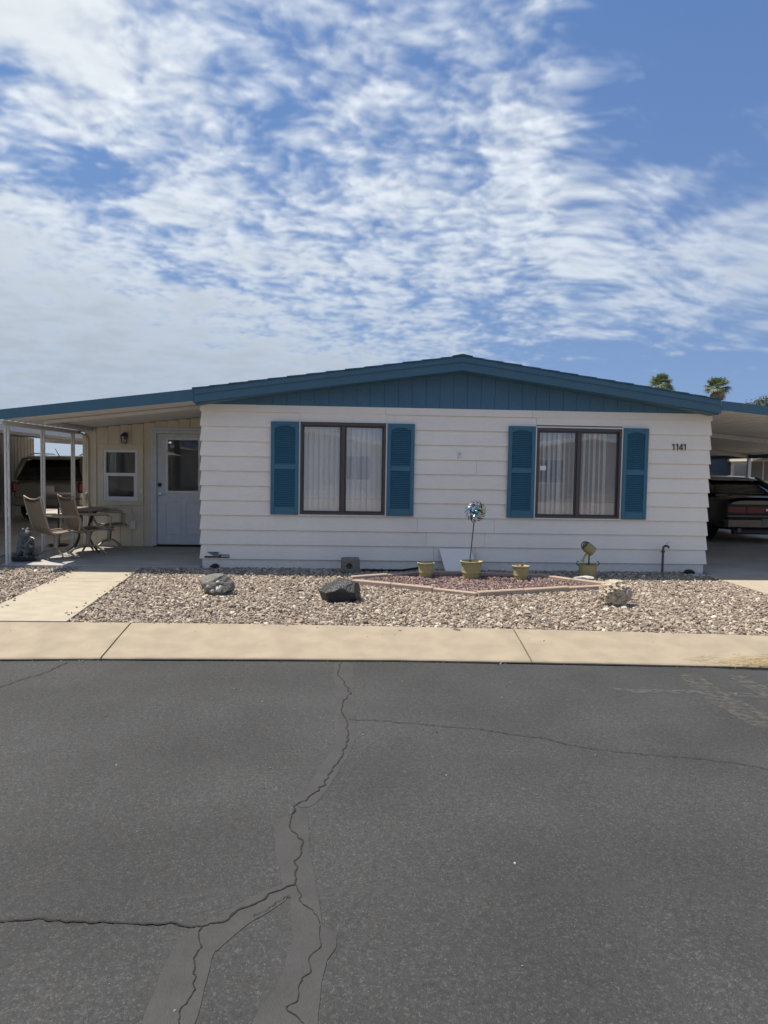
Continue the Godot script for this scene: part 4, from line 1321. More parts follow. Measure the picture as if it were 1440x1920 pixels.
func pot_shape(rt: float, rb: float, h: float) -> MB:
	var m := MB.new()
	var prof := [Vector2(0.0, 0.0), Vector2(rb * 0.96, 0.0), Vector2(rb, 0.012), Vector2(lerpf(rb, rt, 0.25), h * 0.27), Vector2(lerpf(rb, rt, 0.42) * 1.04, h * 0.36), Vector2(lerpf(rb, rt, 0.5), h * 0.45), Vector2(rt * 0.93, h * 0.86), Vector2(rt * 1.02, h * 0.93), Vector2(rt * 1.10, h), Vector2(rt * 1.04, h + 0.004), Vector2(rt * 0.88, h * 0.94), Vector2(rt * 0.80, h * 0.60), Vector2(0.0, h * 0.58)]
	m.lathe(prof, Vector3.ZERO, 36, Basis.IDENTITY, 0.030, 11)
	return m

func dead_sprig(parent: Node3D, at: Vector3, n: int, length: float, sd: int) -> void:
	var r := RandomNumberGenerator.new()
	r.seed = sd
	var m := MB.new()
	for i in n:
		var p := at + Vector3(r.randf_range(-0.05, 0.05), 0, r.randf_range(-0.04, 0.04))
		var d := Vector3(r.randf_range(-1, 1), r.randf_range(0.3, 1.2), r.randf_range(-1, 1)).normalized()
		var q := p + d * length * r.randf_range(0.4, 1.0)
		m.tube([p, (p + q) / 2 + Vector3(0, 0.01, 0), q], [0.003, 0.0025, 0.001], 5)
		for k in 3:
			var b := p.lerp(q, r.randf_range(0.4, 1.0))
			ball(m, b, Vector3(0.012, 0.004, 0.006) * r.randf_range(0.7, 1.5), Basis(Vector3.UP, r.randf() * TAU) * Basis(Vector3.BACK, r.randfn(0, 0.7)), 0)
	put(parent, "dead_plant", m, M.dry)

func potted(label: String, at: Vector3, rt: float, rb: float, h: float, sd: int, sprigs: int) -> Node3D:
	var t := thing("flower_pot", label, "flower pot", at, sd * 1.3, "chipped yellow pots in the red gravel bed")
	put(t, "pot_body", pot_shape(rt, rb, h), M.pot)
	var s := MB.new()
	s.lathe([Vector2(rt * 0.84, h * 0.80), Vector2(rt * 0.5, h * 0.86), Vector2(0.0, h * 0.88)], Vector3.ZERO, 18)
	put(t, "soil", s, M.soil)
	var rm := MB.new()   # the glaze is worn off the scalloped lip
	rm.lathe([Vector2(rt * 1.035, h + 0.001), Vector2(rt * 1.10, h + 0.001), Vector2(rt * 1.09, h + 0.006), Vector2(rt * 1.04, h + 0.007)], Vector3.ZERO, 36, Basis.IDENTITY, 0.030, 11)
	put(t, "worn_lip", rm, M.worn)
	if sprigs:
		dead_sprig(t, Vector3(0, h * 0.86, 0), sprigs, 0.085, sd)
	return t

func petal(m: MB, c: Vector3, a0: float, r0: float, r1: float, sweep: float, w: float, zb: float) -> void:   # a curved sheet-metal petal in the plane that faces +z
	var last := []
	for i in 9:
		var t := i / 8.0
		var a := a0 + sweep * t
		var r := lerpf(r0, r1, t)
		var ww := w * sin(PI * clampf(t * 0.92 + 0.08, 0, 1)) + 0.002
		var d := Vector3(cos(a), sin(a), 0)
		var s := Vector3(-sin(a), cos(a), 0)
		var z := zb * sin(PI * t) - 0.02 * t
		var pa := c + d * r + s * ww + Vector3(0, 0, z + 0.006)
		var pb := c + d * r - s * ww + Vector3(0, 0, z - 0.006)
		if last:
			var nn: Vector3 = (pa - last[0]).cross(pb - last[0])
			m.quado(last[0], last[1], pb, pa, nn)
			m.quado(last[0] - Vector3(0, 0, 0.0012), last[1] - Vector3(0, 0, 0.0012), pb - Vector3(0, 0, 0.0012), pa - Vector3(0, 0, 0.0012), -nn)
		last = [pa, pb]

func make_yard() -> void:
	# edging around the bed
	var runs := [[Vector2(2.15, 1.38), Vector2(3.576, 2.235), 3], [Vector2(3.576, 2.235), Vector2(5.36, 1.55), 3], [Vector2(5.36, 1.52), Vector2(4.67, 0.71), 2], [Vector2(4.67, 0.71), Vector2(3.09, 0.53), 2], [Vector2(3.09, 0.53), Vector2(2.13, 1.12), 2]]
	var e := thing("bed_edging", "tan concrete edging laid in a diamond around the red gravel bed", "garden edging", Vector3(0, 0, 0))
	var k := 0
	for r in runs:
		for i in r[2]:
			var a: Vector2 = r[0].lerp(r[1], (i + 0.008) / r[2])
			var b: Vector2 = r[0].lerp(r[1], (i + 0.992) / r[2])
			var m := MB.new()
			var y := 0.018 + 0.006 * sin(k * 2.3)
			m.bar(Vector3(a.x, y, a.y), Vector3(b.x, y + 0.004 * cos(k * 1.7), b.y), 0.075, 0.075, 0.010)
			put(e, "edging_piece", m, M.edging)
			k += 1
	# rocks
	var r1 := thing("pebbly_rock", "rounded grey conglomerate rock with pale pebbles set in its face", "rock", Vector3(0.61, -0.012, 2.22))
	var m1 := MB.new()
	stone(m1, Vector3(0, 0.108, 0), Vector3(0.172, 0.140, 0.14), 419, 5, 9, 0.09, 1.6, Basis(Vector3.BACK, -0.15))
	put(r1, "rock_body", m1, M.rock_grey)
	var pb := [[0.048, 0.092, 0.136, 0.034, 0.036], [-0.03, 0.062, 0.134, 0.027, 0.024], [-0.075, 0.115, 0.118, 0.018, 0.024], [-0.115, 0.07, 0.09, 0.022, 0.030], [0.03, 0.165, 0.115, 0.020, 0.014]]
	for i in pb.size():
		var pm := MB.new()
		stone(pm, Vector3(pb[i][0], pb[i][1], pb[i][2]), Vector3(pb[i][3], pb[i][4], 0.028), 70 + i, 2, 5, 0.08, 2.0)
		put(r1, "pebble", pm, M.pebble_a if i % 2 == 0 else M.pebble_b)
	var m2 := MB.new()
	dark_rock(m2)
	single("dark_rock", "dark green-black rock with flat glossy broken faces on the gravel", "rock", m2, M.rock_dark, Vector3(2.01, 0, 2.60))
	var m3 := MB.new()
	pitted(m3)
	single("pitted_rock", "lumpy tan pitted boulder right of the diamond-shaped bed", "rock", m3, M.rock_tan, Vector3(5.005, -0.012, 2.72))
	var m4 := MB.new()
	stone(m4, Vector3(0, 0.03, 0), Vector3(0.145, 0.030, 0.07), 91, 3, 9, 0.10, 2.2, Basis(Vector3.BACK, -0.06))
	single("flat_rock", "small flat pale stone lying by the bed's back edge near the watering can", "rock", m4, M.pebble_a, Vector3(5.25, 0, 0.90))
	var b := thing("stone_block", "square weathered stone block with a round hole against the house skirting", "stone block", Vector3(2.115, 0, 0.36))
	put(b, "block_body", block_shape(0.256, 0.215, 0.19), M.block)
	# pots
	potted("small chipped yellow pot of dry soil at the bed's back-left edge", Vector3(3.118, 0.01, 0.84), 0.106, 0.078, 0.195, 1, 2)
	var big := potted("largest yellow pot, holding the metal wind spinner", Vector3(3.718, 0.01, 0.89), 0.138, 0.105, 0.228, 2, 4)
	potted("yellow pot with a withered brown plant between spinner and watering can", Vector3(4.362, 0.01, 0.98), 0.106, 0.082, 0.185, 3, 12)
	# wind spinner
	var s := thing("wind_spinner", "silver and teal metal flower wind spinner on a leaning dark pole", "wind spinner", Vector3(3.69, 0.17, 0.90))
	var c := Vector3(0.062, 0.735, 0.05)
	put(s, "pole", tb([Vector3(0.0, 0, 0), Vector3(0.030, 0.36, 0.0), Vector3(0.058, 0.71, 0.0), c - Vector3(0, 0, 0.03)], 0.0075, 8), M.dark_steel)
	for i in 16:
		var p := MB.new()
		petal(p, c, TAU * i / 16, 0.055, 0.152, 0.95, 0.015, 0.040)
		put(s, "outer_petal", p, [M.steel, M.dark_steel, M.steel, M.steel, M.dark_steel, M.steel, M.teal, M.steel][i % 8])
	for i in 10:
		var p := MB.new()
		petal(p, c + Vector3(0, 0, 0.03), TAU * i / 10, 0.02, 0.095, -1.0, 0.013, 0.025)
		put(s, "inner_petal", p, [M.steel, M.dark_steel, M.steel, M.teal, M.steel][i % 5])
	var hub := MB.new()
	ball(hub, c + Vector3(0, 0, 0.05), Vector3(0.024, 0.024, 0.018))
	put(s, "hub", hub, M.teal)
	# tub with a pouring can on a stake
	var tub := thing("planter_tub", "olive yellow tub with two ear handles in the house's shade", "planter", Vector3(5.372, 0.0, 0.62))
	var tm := MB.new()
	tm.lathe([Vector2(0.0, 0.0), Vector2(0.108, 0.0), Vector2(0.112, 0.01), Vector2(0.124, 0.165), Vector2(0.131, 0.172), Vector2(0.131, 0.180), Vector2(0.122, 0.180), Vector2(0.114, 0.10), Vector2(0.0, 0.10)], Vector3.ZERO, 28)
	put(tub, "tub_body", tm, M.pot)
	for q in [-1.0, 1.0]:
		var hp := []
		for i in 9:
			var a := PI * i / 8.0
			hp.append(Vector3(q * (0.126 + 0.030 * sin(a)), 0.165 + 0.03 * (1 - cos(a)), 0.0))
		put(tub, "handle", tb(hp, 0.006, 6), M.iron)
	var so := MB.new()
	so.lathe([Vector2(0.118, 0.135), Vector2(0.0, 0.145)], Vector3.ZERO, 18)
	put(tub, "soil", so, M.soil)
	var can := thing("watering_can", "olive watering can tipped to pour on a stake above the tub", "watering can", Vector3(5.385, 0.135, 0.62))
	put(can, "stake", tb([Vector3(0, 0, 0), Vector3(0, 0.20, 0)], 0.010, 8), M.iron)
	var tilt := Basis(Vector3.BACK, 0.95)
	var cb := MB.new()
	cb.lathe([Vector2(0.0, -0.075), Vector2(0.062, -0.075), Vector2(0.068, -0.07), Vector2(0.074, 0.0), Vector2(0.070, 0.055), Vector2(0.055, 0.070), Vector2(0.048, 0.066), Vector2(0.05, 0.02), Vector2(0.0, 0.0)], Vector3(-0.005, 0.262, 0), 24, tilt)
	put(can, "can_body", cb, mat(lin(0.34, 0.31, 0.13), 0.6, grain(0.6, 1.0, 0.03, 52), Vector3(6, 6, 6)))
	put(can, "spout", tb([Vector3(-0.010, 0.215, 0.0), Vector3(-0.060, 0.165, 0.01), Vector3(-0.085, 0.115, 0.015), Vector3(-0.098, 0.085, 0.018)], [0.022, 0.015, 0.013, 0.026], 12), mat(lin(0.34, 0.31, 0.13), 0.6))
	for q in [-0.035, 0.035]:
		var hp := []
		for i in 11:
			var a := PI * i / 10.0
			hp.append(Vector3(-0.045, 0.30, q) + tilt * Vector3(0.055 * cos(a), 0.055 * sin(a), 0))
		put(can, "handle", tb(hp, 0.007, 6), M.iron)
	# tap, leaning panel, hose
	var tap := thing("standpipe_tap", "brown iron standpipe with a small tap against the white siding", "tap", Vector3(6.63, 0.0, 0.12))
	put(tap, "pipe", tb([Vector3(0, -0.02, 0), Vector3(0, 0.345, 0), Vector3(0.004, 0.385, 0.004), Vector3(0.03, 0.40, 0.01)], 0.0165, 10), mat(lin(0.10, 0.065, 0.055), 0.6))
	put(tap, "collar", tb([Vector3(-0.025, 0.315, 0), Vector3(0.025, 0.315, 0)], 0.012, 8), M.iron)
	put(tap, "spout", tb([Vector3(0.02, 0.40, 0.01), Vector3(0.055, 0.40, 0.02), Vector3(0.068, 0.385, 0.024), Vector3(0.070, 0.365, 0.025)], [0.017, 0.015, 0.014, 0.013], 10), M.iron)
	var hw := MB.new()
	hw.tube([Vector3(0.045, 0.41, 0.018), Vector3(0.052, 0.44, 0.022)], 0.006, 6)
	hw.tube([Vector3(0.035, 0.432, 0.02), Vector3(0.078, 0.462, 0.026)], 0.006, 6)
	put(tap, "tap_handle", hw, M.steel)
	var vp := MB.new()
	vp.hexa([Vector3(3.445, 0.02, 0.34), Vector3(3.885, 0.02, 0.34), Vector3(3.885, 0.02, 0.36), Vector3(3.445, 0.02, 0.36), Vector3(3.385, 0.315, 0.040), Vector3(3.845, 0.315, 0.040), Vector3(3.845, 0.315, 0.060), Vector3(3.385, 0.315, 0.060)])
	single("access_panel", "loose white panel leaning on the wall behind the largest yellow pot", "panel", vp, M.siding_b)
	single("soaker_hose", "black hose lying in the gravel along the house skirting", "hose", tb([Vector3(2.28, 0.02, 0.25), Vector3(2.6, 0.022, 0.30), Vector3(2.85, 0.024, 0.27), Vector3(3.10, 0.05, 0.18)], 0.016, 8), M.rubber)
	var cap := MB.new()
	stone(cap, Vector3(0, 0.025, 0), Vector3(0.06, 0.04, 0.05), 17, 2, 8, 0.1)
	single("black_stone", "small black lump at the foot of the skirting by the patio corner", "stone", cap, M.rubber, Vector3(0.20, 0, 0.10))
	var cap2 := MB.new()
	stone(cap2, Vector3(0, 0.025, 0), Vector3(0.09, 0.035, 0.05), 18, 2, 8, 0.1)
	single("black_stone", "small black lump at the foot of the skirting by the carport corner", "stone", cap2, M.rubber, Vector3(7.02, 0, 0.14))
	# dry grass at the kerb
	var dg := MB.new()
	rng.seed = 77
	for i in 420:
		var x := 5.35 + rng.randfn(0.0, 0.28) + 0.25
		var z := kerb_road(x) - absf(rng.randfn(0.0, 0.10)) + 0.04
		var y := -0.085 + 0.1 * clampf((kerb_road(x) - z), 0.0, 0.5)
		var a := rng.randfn(0.0, 0.4)
		var l := rng.randf_range(0.04, 0.22)
		var p := Vector3(x, y, z)
		var q := p + Vector3(cos(a) * l, rng.randf_range(-0.008, 0.025), -sin(a) * l * 0.6)
		dg.tube([p, (p + q) / 2 + Vector3(0, 0.008, 0), q], [0.0016, 0.0014, 0.0008], 3, false)
	var dgo := put(self, "dry_grass", dg, M.straw)
	dgo.set_meta("kind", "stuff")
	dgo.set_meta("label", "dry straw-coloured grass blown against the kerb")
	dgo.set_meta("category", "grass")

func block_shape(w: float, h: float, d: float) -> MB:   # a squared stone with worn faces
	var m := MB.new()
	var s0 := icosphere(5)
	var f := noise(2.2, 5, 3)
	var p := PackedVector3Array()
	for q in s0[0]:
		var k := pow(pow(absf(q.x), 9.0) + pow(absf(q.y), 9.0) + pow(absf(q.z), 9.0), -1.0 / 9.0)
		var u: Vector3 = q * k * (1.0 + 0.07 * f.get_noise_3dv(q))
		if u.z > 0.5:   # the round hole in its face
			u.z -= 0.75 * smoothstep(0.36, 0.22, Vector2(u.x + 0.10, (u.y + 0.05) * h / w).length())
		p.append(Vector3(u.x * w / 2, u.y * h / 2 + h / 2 - 0.01, u.z * d / 2))
	m.indexed(p, s0[1])
	return m

func pitted(m: MB) -> void:   # a lumpy boulder with hollows eaten into it, leaning to the right
	var s0 := icosphere(5)
	var f := noise(0.8, 3, 21)
	var g := noise(1.1, 2, 12)
	var p := PackedVector3Array()
	for d in s0[0]:
		var rad := 0.150
		for c in [[Vector3(-1, 0.05, 0.1), 0.132], [Vector3(0.75, -0.55, 0.2), 0.128], [Vector3(0.1, 1, 0.1), 0.146], [Vector3(0.9, 0.45, 0.1), 0.150], [Vector3(-0.2, -0.1, 1), 0.128], [Vector3(0.6, 0.2, 0.75), 0.138], [Vector3(-0.5, 0.75, 0.4), 0.148]]:
			var k: float = d.dot(c[0].normalized())
			if k > 0.05:
				rad = minf(rad, c[1] / k)
		rad *= 1.04 + 0.16 * f.get_noise_3dv(d * 2.4) - 0.20 * smoothstep(0.18, 0.42, g.get_noise_3dv(d * 2.6)) + 0.06 * f.get_noise_3dv(d * 7.0)
		p.append(Vector3(d.x * rad * 1.1, d.y * rad + 0.140, d.z * rad))
	m.indexed(p, s0[1])

func dark_rock(m: MB) -> void:   # flaked by breaking: flat planes with sharp ridges
	var cuts := [[Vector3(-0.62, 0.70, 0.15), 0.150], [Vector3(0.05, 0.80, 0.60), 0.168], [Vector3(0.0, -0.25, 0.97), 0.125], [Vector3(0.35, 0.9, -0.1), 0.200], [Vector3(0.95, 0.1, 0.2), 0.165], [Vector3(-0.9, -0.3, 0.3), 0.160], [Vector3(0.0, 0.2, -1.0), 0.15], [Vector3(0.3, 0.55, 0.78), 0.163], [Vector3(-0.25, 0.55, 0.8), 0.165], [Vector3(0.1, 0.15, 0.98), 0.145], [Vector3(0, -1, 0), 0.1], [Vector3(0.55, -0.5, 0.6), 0.16]]
	var s0 := icosphere(5)
	var f := noise(3.0, 4, 9)
	var p := PackedVector3Array()
	for d in s0[0]:
		var rad := 0.24
		for c in cuts:
			var n: Vector3 = c[0].normalized()
			var k: float = d.dot(n)
			if k > 0.04:
				rad = minf(rad, c[1] / k)
		rad *= 1.0 + 0.035 * f.get_noise_3dv(d * 1.4) + 0.012 * f.get_noise_3dv(d * 6.0)
		p.append(Vector3(d.x * rad * 1.12, d.y * rad * 0.80 + 0.075, d.z * rad))
	m.indexed(p, s0[1])

# ---------------------------------------------------------------- patio furniture

func make_chair() -> Node3D:
	# a swivel rocker: faces +z in its own axes
	var t := thing("patio_chair", "x", "chair", Vector3.ZERO, 0.0, "sling chairs on the patio")
	var w := 0.26
	for s in [-1.0, 1.0]:
		var rail := tb([Vector3(s * w, 0.93, -0.34), Vector3(s * w, 0.75, -0.30), Vector3(s * w, 0.48, -0.22), Vector3(s * w, 0.40, -0.17), Vector3(s * w, 0.39, -0.10), Vector3(s * w, 0.41, 0.15), Vector3(s * w, 0.41, 0.26), Vector3(s * w, 0.385, 0.30)], 0.014, 8)
		put(t, "side_rail", rail, M.frame)
		var arm := MB.new()
		arm.tube([Vector3(s * (w + 0.03), 0.66, -0.29), Vector3(s * (w + 0.045), 0.645, -0.1), Vector3(s * (w + 0.045), 0.635, 0.15), Vector3(s * (w + 0.04), 0.60, 0.24), Vector3(s * (w + 0.03), 0.42, 0.22)], [0.014, 0.019, 0.019, 0.014, 0.012], 8)
		put(t, "armrest", arm, M.frame)
	var top := []
	for i in 13:
		var u := i / 6.0 - 1.0
		top.append(Vector3(u * w, 0.93 - 0.045 * (1.0 - u * u), -0.34 + 0.01 * (1.0 - u * u)))
	put(t, "top_rail", tb(top, 0.011, 8), M.frame)
	put(t, "front_rail", tb([Vector3(-w, 0.385, 0.30), Vector3(w, 0.385, 0.30)], 0.013, 8), M.frame)
	var prof := [Vector2(-0.335, 0.885), Vector2(-0.295, 0.75), Vector2(-0.255, 0.60), Vector2(-0.215, 0.48), Vector2(-0.165, 0.405), Vector2(-0.10, 0.385), Vector2(0.02, 0.39), Vector2(0.15, 0.40), Vector2(0.26, 0.405), Vector2(0.30, 0.39)]
	for part in [["sling_back", 0, 4], ["sling_seat", 4, 9]]:
		var m := MB.new()
		for i in range(part[1], part[2]):
			for j in 6:
				var c := []
				for k in [[i, j], [i, j + 1], [i + 1, j + 1], [i + 1, j]]:
					var u: float = k[1] / 3.0 - 1.0
					var p: Vector2 = prof[k[0]]
					var sag := 0.022 * (1.0 - u * u)
					var dip := -0.045 * (1.0 - u * u) if k[0] == 0 else 0.0
					c.append(Vector3(u * (w - 0.008), p.y + dip - (sag if k[0] > 3 else 0.0), p.x - (sag if k[0] <= 3 else 0.0)))
				var up := Vector3(0, 1, 0.6)
				m.quado(c[0], c[1], c[2], c[3], up)
				var lo := Vector3(0, -0.004, -0.003)
				m.quado(c[0] + lo, c[1] + lo, c[2] + lo, c[3] + lo, -up)
		put(t, part[0], m, M.sling)
	put(t, "pedestal", tb([Vector3(0, 0.36, 0.02), Vector3(0, 0.30, 0.02), Vector3(0, 0.12, 0.0)], [0.07, 0.035, 0.035], 12), M.frame)
	for i in 4:
		var a := PI / 4 + PI / 2 * i
		var d := Vector3(cos(a), 0, sin(a))
		put(t, "leg", tb([Vector3(0, 0.15, 0), d * 0.12 + Vector3(0, 0.135, 0), d * 0.24 + Vector3(0, 0.065, 0), d * 0.30 + Vector3(0, 0.014, 0)], [0.018, 0.017, 0.015, 0.014], 8), M.frame)
	return t

func make_patio() -> void:
	var c := make_chair()
	var spots := [[Vector3(-2.26, 0.030, -0.56), 0.82, "tan sling patio chair beside the frog statue"], [Vector3(-1.98, 0.030, -1.10), 0.80, "tan sling patio chair drawn up to the patio table"], [Vector3(-1.93, 0.030, -1.96), 0.35, "tan sling patio chair by the cream wall, behind the patio table"]]
	for i in spots.size():
		var o: Node3D = c
		if i > 0:
			o = c.duplicate()
			o.name = numbered("patio_chair")
			add_child(o)
		o.position = spots[i][0]
		o.rotation.y = PI / 2 + spots[i][1]
		o.set_meta("label", spots[i][2])
	var t := thing("patio_table", "round patio table on curved iron legs among the sling chairs", "table", Vector3(-2.17, 0.030, -1.50))
	var top := MB.new()
	top.lathe([Vector2(0.0, 0.675), Vector2(0.33, 0.675), Vector2(0.355, 0.665), Vector2(0.365, 0.675), Vector2(0.365, 0.70), Vector2(0.355, 0.708), Vector2(0.0, 0.708)], Vector3.ZERO, 32)
	put(t, "table_top", top, M.table)
	for i in 4:
		var a := 0.4 + PI / 2 * i
		var d := Vector3(cos(a), 0, sin(a))
		put(t, "leg", tb([d * 0.26 + Vector3(0, 0.67, 0), d * 0.17 + Vector3(0, 0.58, 0), d * 0.09 + Vector3(0, 0.40, 0), d * 0.11 + Vector3(0, 0.22, 0), d * 0.20 + Vector3(0, 0.08, 0), d * 0.29 + Vector3(0, 0.014, 0)], 0.014, 8), M.black)
	put(t, "leg_ring", tb(ring_of(0.10, 0.36, 20), 0.009, 6), M.black)
	# a side table by the car, with a cup hung from its rim
	var st := thing("side_table", "small dark pedestal table behind the sling chairs", "table", Vector3(-3.05, 0.0, -2.75))
	var sm := MB.new()
	sm.lathe([Vector2(0.0, 0.90), Vector2(0.26, 0.90), Vector2(0.265, 0.915), Vector2(0.25, 0.925), Vector2(0.0, 0.925)], Vector3.ZERO, 24)
	put(st, "table_top", sm, M.table)
	put(st, "pedestal", tb([Vector3(0, 0, 0), Vector3(0, 0.90, 0)], 0.018, 8), M.iron)
	var sb := MB.new()
	sb.lathe([Vector2(0.17, 0.0), Vector2(0.17, 0.012), Vector2(0.03, 0.03), Vector2(0.0, 0.03)], Vector3.ZERO, 20)
	put(st, "base", sb, M.iron)
	# frog statue on an upturned bowl
	var bowl := thing("bowl_planter", "wide dark glazed bowl under the frog statue", "bowl", Vector3(-2.60, 0.0, -0.28))
	var bm := MB.new()
	bm.lathe([Vector2(0.0, 0.0), Vector2(0.12, 0.0), Vector2(0.155, 0.02), Vector2(0.185, 0.09), Vector2(0.195, 0.105), Vector2(0.19, 0.115), Vector2(0.17, 0.10), Vector2(0.0, 0.095)], Vector3.ZERO, 28)
	put(bowl, "bowl_body", bm, mat(lin(0.03, 0.038, 0.045), 0.3))
	var f := thing("frog_statue", "grey seated frog statue playing a flute in the dark bowl", "statue", Vector3(-2.61, 0.094, -0.28), PI / 2 - 0.35)
	var m := MB.new()
	var body := []   # one continuous trunk and head from the seat upwards
	for q in [[0.0, 0.002, 0.0], [0.085, 0.01, 0.0], [0.095, 0.06, 0.0], [0.088, 0.13, -0.005], [0.078, 0.20, 0.0], [0.070, 0.25, 0.01], [0.062, 0.272, 0.015], [0.075, 0.295, 0.03], [0.080, 0.325, 0.035], [0.070, 0.36, 0.030], [0.045, 0.383, 0.02], [0.0, 0.392, 0.01]]:
		var ringp := []
		for i in 18:
			var a := -TAU * i / 18
			ringp.append(Vector3(q[0] * cos(a) * 1.0, q[1], q[2] + q[0] * sin(a) * (1.15 if q[1] > 0.28 else 0.9)))
		body.append(ringp)
	m.loft(body, false)
	for s in [-1.0, 1.0]:
		ball(m, Vector3(s * 0.045, 0.385, 0.045), Vector3(0.026, 0.028, 0.026))
		m.tube([Vector3(s * 0.075, 0.235, 0.02), Vector3(s * 0.105, 0.17, 0.06), Vector3(s * 0.085, 0.16, 0.11), Vector3(s * 0.030, 0.245, 0.145)], [0.028, 0.022, 0.018, 0.015], 10)
		m.tube([Vector3(s * 0.07, 0.05, 0.02), Vector3(s * 0.11, 0.10, 0.10), Vector3(s * 0.10, 0.09, 0.13), Vector3(s * 0.09, 0.02, 0.10), Vector3(s * 0.10, 0.012, 0.17)], [0.045, 0.038, 0.030, 0.020, 0.022], 10)
		for k in 3:
			m.tube([Vector3(s * 0.030, 0.245, 0.145), Vector3(s * 0.020, 0.262, 0.13 + 0.018 * k)], [0.008, 0.006], 6)
	put(f, "frog_body", m, M.frog)
	put(f, "flute", tb([Vector3(0.0, 0.300, 0.10), Vector3(0.0, 0.262, 0.20)], 0.008, 8), M.steel)

func ring_of(r: float, y: float, n: int) -> Array:
	var p := []
	for i in n + 1:
		p.append(Vector3(r * cos(TAU * i / n), y, r * sin(TAU * i / n)))
	return p

# ---------------------------------------------------------------- vehicles and neighbours

func section(z: float, w: float, y0: float, y1: float, power: float, lean: float) -> Array:   # a rounded cross-section of a car body
	var p := []
	for i in 28:
		var a := -TAU * i / 28
		var c := cos(a)
		var s := sin(a)
		var x := w * signf(c) * pow(absf(c), 2.0 / power)
		var y := signf(s) * pow(absf(s), 2.0 / power)
		x *= 1.0 - lean * (y * 0.5 + 0.5)
		p.append(Vector3(x, lerpf(y0, y1, y * 0.5 + 0.5), z))
	return p

func wheel(parent: Node3D, at: Vector3, r: float) -> void:
	var h := holder(parent, "wheel", at)
	var t := MB.new()
	var side := Basis(Vector3.BACK, PI / 2)
	t.lathe([Vector2(r * 0.66, -0.11), Vector2(r * 0.95, -0.11), Vector2(r, -0.08), Vector2(r, 0.08), Vector2(r * 0.95, 0.11), Vector2(r * 0.66, 0.11)], Vector3.ZERO, 28, side)
	put(h, "tyre", t, M.rubber)
	var m := MB.new()
	m.lathe([Vector2(0.0, -0.09), Vector2(r * 0.2, -0.10), Vector2(r * 0.6, -0.07), Vector2(r * 0.67, -0.10), Vector2(r * 0.67, 0.10), Vector2(r * 0.6, 0.07), Vector2(r * 0.2, 0.10), Vector2(0.0, 0.09)], Vector3.ZERO, 20, side)
	put(h, "rim", m, M.steel)

func make_suv() -> void:
	# its tail faces the street; its own axes: rear bumper at z = 0, bonnet towards -z
	var c := thing("parked_suv", "silver beige SUV parked tail out under the neighbouring carport", "car", Vector3(-5.32, 0.006, -8.0))
	var m := MB.new()
	m.loft([section(0.02, 0.78, 0.42, 0.92, 5, 0.02), section(-0.06, 0.86, 0.34, 1.02, 5, 0.04), section(-0.5, 0.90, 0.28, 1.04, 5, 0.05), section(-2.2, 0.91, 0.26, 1.02, 5, 0.05), section(-3.4, 0.90, 0.27, 1.00, 5, 0.06), section(-4.1, 0.85, 0.30, 0.94, 5, 0.08), section(-4.45, 0.72, 0.36, 0.80, 4, 0.08)])
	put(c, "body", m, M.suv)
	var g := MB.new()
	g.loft([section(-0.10, 0.80, 0.98, 1.10, 6, 0.03), section(-0.30, 0.79, 0.98, 1.52, 6, 0.16), section(-0.9, 0.80, 0.98, 1.60, 6, 0.17), section(-2.2, 0.80, 0.98, 1.60, 6, 0.17), section(-3.0, 0.80, 0.98, 1.10, 6, 0.05)])
	put(c, "glasshouse", g, M.dark_glass)
	var r := MB.new()
	r.loft([section(-0.20, 0.64, 1.52, 1.565, 4, 0.0), section(-0.36, 0.68, 1.545, 1.60, 4, 0.0), section(-1.0, 0.69, 1.58, 1.645, 4, 0.0), section(-2.0, 0.68, 1.58, 1.64, 4, 0.0), section(-2.4, 0.62, 1.54, 1.59, 4, 0.0)])
	put(c, "roof", r, M.suv)
	for s in [-1.0, 1.0]:
		put(c, "rear_pillar", tb([Vector3(s * 0.82, 1.00, -0.16), Vector3(s * 0.79, 1.20, -0.20), Vector3(s * 0.70, 1.50, -0.32), Vector3(s * 0.64, 1.58, -0.5)], [0.06, 0.075, 0.07, 0.04], 8), M.suv)
		put(c, "roof_rail", tb([Vector3(s * 0.60, 1.64, -0.5), Vector3(s * 0.60, 1.675, -0.7), Vector3(s * 0.60, 1.675, -1.9), Vector3(s * 0.60, 1.63, -2.1)], 0.016, 6), M.steel)
		var l := MB.new()
		l.cbox(Vector3(s * 0.80, 0.84, 0.0), Vector3(0.16, 0.26, 0.12), 0.04, Basis(Vector3.UP, s * 0.5))
		put(c, "tail_lamp", l, M.lamp_red)
		for z in [-0.85, -3.55]:
			wheel(c, Vector3(s * 0.78, 0.34, z), 0.34)
	put(c, "bumper", bx(Vector3(-0.84, 0.36, -0.05), Vector3(0.84, 0.60, 0.075), 0.05), M.suv)
	put(c, "plate", bx(Vector3(-0.16, 0.72, 0.025), Vector3(0.16, 0.88, 0.045), 0.004), M.badge)
	put(c, "wiper", tb([Vector3(0.0, 1.03, -0.06), Vector3(0.32, 1.07, -0.08)], 0.010, 6), M.black)
	put(c, "antenna", tb([Vector3(0.10, 1.60, -0.5), Vector3(0.02, 1.80, -0.42)], [0.012, 0.006], 6), M.black)

